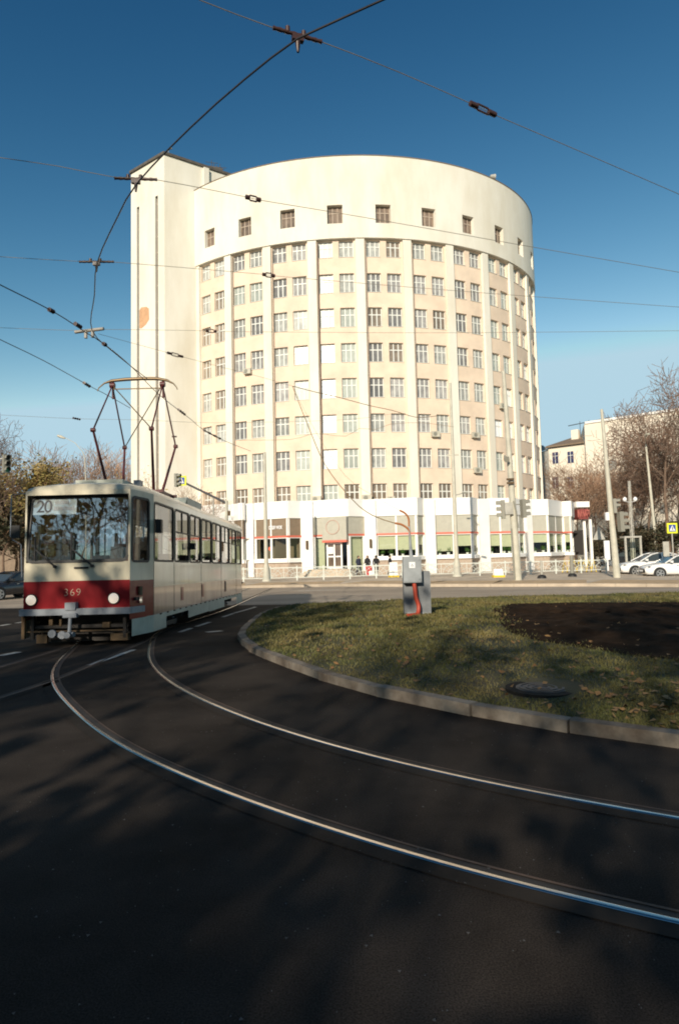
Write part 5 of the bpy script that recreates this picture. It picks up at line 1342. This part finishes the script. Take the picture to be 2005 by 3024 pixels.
for s in (4, 5.5, 8.5): mb.tube([a + t * s - n_ * 6 + Vector((0, 0, 1.5)), a + t * s - n_ * 6 + Vector((0, 0, 4.6))], .05, 4)
mb.tube([a + t * 2 - n_ * 6 + Vector((0, 0, 4.1)), a + t * 9 - n_ * 6 + Vector((0, 0, 4.5))], .07, 4); mb.build('aerial', MT['wire'], rf)
for px, py in ((1685, 1350), (1750, 1364), (1640, 1352), (1685, 1425), (1750, 1440), (1640, 1425)):
    dd_ = ray(px, py); o0 = Vector(e.location); t_ = (Vector((q[0][0], q[0][1], 0)) + o0 - Vector((0, 0, EYE))).dot(n_) / dd_.dot(n_); P = Vector((0, 0, EYE)) + dd_ * t_ - o0
    mb = MB(); mb.obox(P + n_ * .02, t, n_, .48, .06, .95); wf2 = mb.build('window', MT['bglass'], e)
    mb = MB(); mb.obox(P + n_ * .06, t, n_, .04, .05, .95); mb.obox(P + n_ * .06 + Vector((0, 0, .3)), t, n_, .46, .04, .04); mb.build('glazing_bar', MT['frame'], wf2)
g0 = at_y(1606, 1640, 106)
mb = MB(); mb.prism([(g0.x - e.location.x, 2.0), (q[0][0] - .02, q[0][1] + .0), (q[0][0] + 2, q[0][1] + 8), (g0.x - e.location.x + 2, 10)], 0, hh - .6); mb.build('shaded_wing', MT['pole_grey'], e)  # gable in shade, the shade put into its grey colour
mb = MB(); x0 = g0.x - e.location.x; mb.add([(x0 - .3, 1.6, hh - .6), (q[0][0] - .1, -.2, hh - .6), (q[0][0] + 1.5, 7, hh + 1.4), (x0 + 1, 8, hh + 1.8)], [(0, 1, 2, 3)]); mb.build('wing_roof', MT['tl_body'], e)
B0, B1 = at_y(1745, 1640, 98), at_y(2090, 1640, 88)
e, q = block('white_apartment_block', [(B0.x, B0.y), (B1.x, B1.y), (B1.x + 6, B1.y + 16), (B0.x + 6, B0.y + 18)], ZP, at_y(1745, 1252, 98).z, 'large plain white apartment block rising behind the bare trees on the right')
mb = MB(); mb.prism([(x * 1.0, y - .25 if i < 2 else y) for i, (x, y) in enumerate(q)], at_y(1745, 1252, 98).z - ZP, at_y(1745, 1252, 98).z - ZP + .35); mb.build('roof', MT['white2'], e)
tB = (Vector((q[1][0], q[1][1], 0)) - Vector((q[0][0], q[0][1], 0))).normalized(); nB = Vector((tB.y, -tB.x, 0))
for fl in range(1, 4):
    for k in range(4):
        mb = MB(); mb.obox(Vector((q[0][0], q[0][1], 4 + fl * 3.6)) + tB * (4.0 + k * 3.4) + nB * .02, tB, nB, .55, .06, .8); mb.build('window', MT['pane_grey'], e)
L0 = at_y(-60, 1640, 80)
e, q = block('brown_house', [(L0.x - 20, 84), (L0.x + 4, 82), (L0.x + 5, 96), (L0.x - 20, 98)], ZP, 7.5, 'low brown house in shade at the far left behind the dark car')
e.children[0].data.materials[0] = MT['broof']

# ================================================================== trees
def tri_tubes(segs, n=4):
    vv, ff = [], []
    for a, b, ra, rb in segs:
        t = (b - a).normalized(); u = t.orthogonal().normalized(); w = t.cross(u); o = len(vv)
        for p, r_ in ((a, ra), (b, rb)):
            for j in range(n): q = 2 * math.pi * j / n; vv.append(p + (u * math.cos(q) + w * math.sin(q)) * r_)
        ff += [(o + j, o + (j + 1) % n, o + n + (j + 1) % n, o + n + j) for j in range(n)]
    return vv, ff
def make_tree(seed, H, spread=.45, trunk_h=.25, r0=.22, levels=4, kids=(7, 5, 5, 4), upright=.5, leaves=0, twigm='twig', leafm=None, leaf_size=.12, twig_w=.016, droop=0.0):
    rg = random.Random(seed); seg, tw = [], []; tips = []
    def grow(p, d, L, r_, lev):
        n = 4 if lev < 2 else 3; cur = p; dd_ = d.copy(); pts = [(p, r_)]
        for i in range(n):
            dd_ = (dd_ + Vector((rg.gauss(0, .13), rg.gauss(0, .13), rg.gauss(.03, .10) + upright * .10 - droop * .1 * lev))).normalized()
            nxt = cur + dd_ * (L / n); rn = r_ * (1 - .72 * (i + 1) / n)
            pts.append((nxt, rn)); cur = nxt
        for i in range(n): seg.append((pts[i][0], pts[i + 1][0], pts[i][1], pts[i + 1][1])) if lev < levels - 1 else tw.append((pts[i][0], pts[i + 1][0], max(twig_w, pts[i][1]), max(twig_w * .6, pts[i + 1][1])))
        if lev >= levels - 2:
            for q, _ in pts[1:]: tips.append(q)
        if lev >= levels - 1: return
        k = kids[lev]
        for j in range(k):
            f = .30 + .70 * (j + rg.random() * .6) / k; fi = min(f, .999) * n; i = int(fi); q = pts[i][0].lerp(pts[i + 1][0], fi - i); rq = pts[i][1] + (pts[i + 1][1] - pts[i][1]) * (fi - i)
            az = j * 2.4 + rg.random() * 1.2; up_ = Vector((math.cos(az), math.sin(az), 0)); ax = dd_.orthogonal().normalized(); ax = (Matrix.Rotation(az, 3, dd_) @ ax)
            nd = (dd_ * math.cos(spread * (1.1 + rg.random() * .5)) + ax * math.sin(spread * (1.1 + rg.random() * .7))).normalized()
            grow(q, nd, L * (.62 - .1 * f) * (.75 + .5 * rg.random()), max(rq * .55, .012), lev + 1)
    tr = [(Vector((0, 0, -.3)), Vector((0, 0, H * trunk_h * .5)), r0 * 1.15, r0), (Vector((0, 0, H * trunk_h * .5)), Vector((rg.gauss(0, .1), rg.gauss(0, .1), H * trunk_h)), r0, r0 * .85)]
    grow(tr[-1][1], Vector((rg.gauss(0, .06), rg.gauss(0, .06), 1)).normalized(), H * (1 - trunk_h) * .80, r0 * .85, 0)
    tmb = MB(); tmb.add(*tri_tubes(tr, 8), 0, True)
    cmb = MB(); cmb.add(*tri_tubes(seg, 4), 0, True); cmb.add(*tri_tubes(tw, 3), 1)
    for i in range(leaves):
        c = rg.choice(tips) + Vector((rg.gauss(0, .28), rg.gauss(0, .28), rg.gauss(0, .28))); s = leaf_size * (.6 + .8 * rg.random())
        u = Vector((rg.gauss(0, 1), rg.gauss(0, 1), rg.gauss(0, 1))).normalized(); w = u.orthogonal().normalized()
        cmb.add([c - u * s, c + w * s * .7, c + u * s, c - w * s * .7], [(0, 1, 2, 3)], 2)
    to = tmb.build('trunk', MT['bark']); co_ = cmb.build('crown', [MT['bark'], MT[twigm], MT[leafm or 'leaf_g']])
    d_ = (to.data, co_.data); bpy.data.objects.remove(to); bpy.data.objects.remove(co_); return d_ + (max(v.co.z for v in d_[1].vertices),)
def plant_tree(pr, x, y, h_, rz, label, name='bare_tree', group=None, sx=1.0, z=ZP, cat='tree'):
    s = h_ / pr[2]; e = empty(name, (x, y, z), label, cat, group, rz); e.scale = (s * sx, s * sx, s)
    obj('trunk', pr[0], e); obj('crown', pr[1], e); return e
TBARE = [make_tree(11, 12, .50, .22, .17, 5, (9, 6, 4, 4), .6, twig_w=.022), make_tree(23, 12, .42, .25, .16, 5, (9, 6, 4, 4), .8, twig_w=.022), make_tree(37, 12, .60, .28, .18, 5, (10, 7, 6, 4), .35, twigm='twig_dark', twig_w=.021)]
TBARE.append(make_tree(83, 12, .38, .12, .12, 5, (11, 8, 5, 4), .9, twigm='twig_red', twig_w=.019))
TLEAF = [make_tree(41, 12, .40, .15, .16, 4, (11, 7, 6), .7, leaves=6500, leafm='leaf_g', leaf_size=.15), make_tree(47, 10, .5, .15, .14, 4, (9, 6, 6), .6, leaves=1100, leafm='leaf_y', leaf_size=.10), make_tree(53, 6, .6, .10, .12, 4, (10, 7, 6), .3, leaves=5000, leafm='leaf_d', leaf_size=.15)]
def Xat(px, y): return at_y(px, 1630, y).x
right = [   # px, depth, height px top, proto, label
    (1655, 88, 1392, 3, 'bare brown tree right against the hotel corner'), (1700, 82, 1345, 1, 'upright bare tree in front of the white house'), (1755, 86, 1368, 0, 'bare tree under the right end of the white house roof'),
    (1800, 74, 1388, 3, 'bare tree just left of the tall trolley pole with traffic lights'), (1835, 80, 1300, 0, 'bare tree just right of the tall trolley pole with traffic lights'), (1880, 72, 1335, 3, 'bare brown tree directly behind the lattice mast'),
    (1915, 66, 1265, 2, 'dark bare tree between the lattice mast and the lamp post'), (1975, 60, 1135, 2, 'tallest dark bare tree near the right edge, standing above the white block'), (2030, 64, 1150, 2, 'dark bare tree cut by the right edge'),
    (1950, 76, 1290, 0, 'brown bare tree behind the pedestrian crossing sign'), (2000, 72, 1270, 3, 'reddish bare tree above the pedestrian crossing sign at the edge'), (1725, 92, 1400, 2, 'dark low bare tree at the foot of the white house'), (1860, 90, 1350, 2, 'dark bare tree far back between the poles')]
for i, (px, y, top, pr, lab) in enumerate(right):
    hh_ = at_y(px, top, y).z - ZP
    plant_tree(TBARE[pr], Xat(px, y), y, hh_ * (1.16 if pr == 2 else 1.04), i * 1.3, lab, 'bare_tree', 'bare trees at the right', sx={2: .95, 3: 1.6}.get(pr, 1.35))
for i, (px, y, top, lab) in enumerate(((1660, 76, 1560, 'dark shrub behind the projecting podium end'), (1790, 70, 1585, 'dark shrub left of the tall trolley pole'), (1850, 68, 1540, 'dark shrub behind the lattice mast'), (1905, 66, 1560, 'dark shrub above the bonnet of the rear white car'), (1985, 62, 1530, 'dark shrub behind the crossing sign post'), (1745, 74, 1580, 'dark shrub behind the warning sign'))):
    plant_tree(TLEAF[2], Xat(px, y), y, at_y(px, top, y).z - ZP, i * 2.1, lab, 'dark_shrub', 'dark shrubs at the right', sx=1.5, cat='shrub')
left = [(122, 52, 1328, 'leaf', 0, 'bushy olive tree left of the lamp post, above the tram roof', 1.25, 'olive_tree'), (45, 58, 1445, 'leaf', 2, 'dark bush over the black car', 1.3, 'dark_bush'), (190, 66, 1415, 'bare', 2, 'dark spindly tree right of the olive tree', .9, 'bare_tree'),
    (292, 80, 1290, 'bare', 3, 'reddish bare tree right of the white lamp post', 1.5, 'bare_tree'), (352, 84, 1318, 'bare', 3, 'reddish bare tree touching the stair tower edge', 1.4, 'bare_tree'), (238, 86, 1355, 'bare', 3, 'small reddish bare tree behind the lamp post', 1.4, 'bare_tree'),
    (440, 56, 1365, 'leaf', 1, 'thin yellow leaved tree before the stair tower, behind the pantograph', .9, 'yellow_tree'), (515, 54, 1410, 'leaf', 1, 'yellow leaved tree beside the crossing sign of the gantry', 1.1, 'yellow_tree'), (575, 55, 1430, 'bare', 1, 'pale bare bush before the foot of the tower', 1.2, 'bare_tree'),
    (-35, 42, 1190, 'bare', 2, 'tall dark bare tree at the left edge above the traffic light', .62, 'bare_tree'), (20, 50, 1440, 'leaf', 2, 'dark bush at the left edge behind the traffic light post', 1.4, 'dark_bush'), (110, 60, 1450, 'leaf', 2, 'dark bush hidden low behind the tram front', 1.4, 'dark_bush'), (-40, 54, 1400, 'leaf', 2, 'dark bush cut by the left edge', 1.5, 'dark_bush')]
for i, (px, y, top, kd, pr, lab, sx, nm) in enumerate(left):
    pp = (TLEAF if kd == 'leaf' else TBARE)[pr]
    plant_tree(pp, Xat(px, y), y, at_y(px, top, y).z - zg(y), i * 1.1 + .4, lab, nm, None, sx=sx, z=zg(y), cat='bush' if 'bush' in nm else 'tree')

# ================================================================== what stands behind the camera and shades the near street, with shrubs added for shade
TPOP = make_tree(77, 14, .26, .12, .26, 4, (9, 5, 4), 1.2, leaves=60, leafm='leaf_y', leaf_size=.2, twig_w=.035)
TSH = make_tree(71, 14, .55, .22, .24, 4, (11, 7, 6), .35, leaves=1100, leafm='leaf_y', leaf_size=.20, twig_w=.02)
shade = [(-11.5, -14, 16.5, 1), (-7.0, -24, 18.5, 1), (3.2, -13, 16.5, 0), (-3.4, -15.5, 16.5, 0), (-16.5, -13, 16.5, 0), (-23, -10, 15.5, 0), (8.5, -14, 16.5, 0), (-14, -25, 18.0, 1), (-2, -27, 19, 1), (9, -27, 18.0, 0), (13, -18, 16.5, 0)]
for i, (x, y, h_, pk) in enumerate(shade):
    plant_tree(TPOP if pk else TSH, x, y, h_ * 1.08, i * 1.9, 'street tree with thin yellow leaves behind the photographer, casting the near shade', 'street_tree', 'street trees behind the camera', sx=1.02, z=0)
for i, (x, y, h_) in enumerate(((-15, -10, 6.0), (-11.6, -9.6, 6.3), (-8.4, -10.2, 6.2), (-5.6, -9.5, 6.5), (-1.5, -9.8, 5.6), (.5, -9.4, 6.4), (3.2, -10, 5.6), (-18.5, -9.5, 6.2))):  # unseen shrub row added to block the sun, gap left for a streak
    plant_tree(TLEAF[2], x, y, h_, i * 2.3, 'unseen dark shrub added behind the photographer to shade the nearest asphalt', 'shade_shrub', 'added shrubs behind the camera', sx=1.15, z=0, cat='shrub')
e, q = block('apartment_house', [(-70, -44), (40, -44), (40, -56), (-70, -56)], 0, 18.5, 'apartment house across the street behind the photographer')
e.children[0].data.materials[0] = MT['bwall']
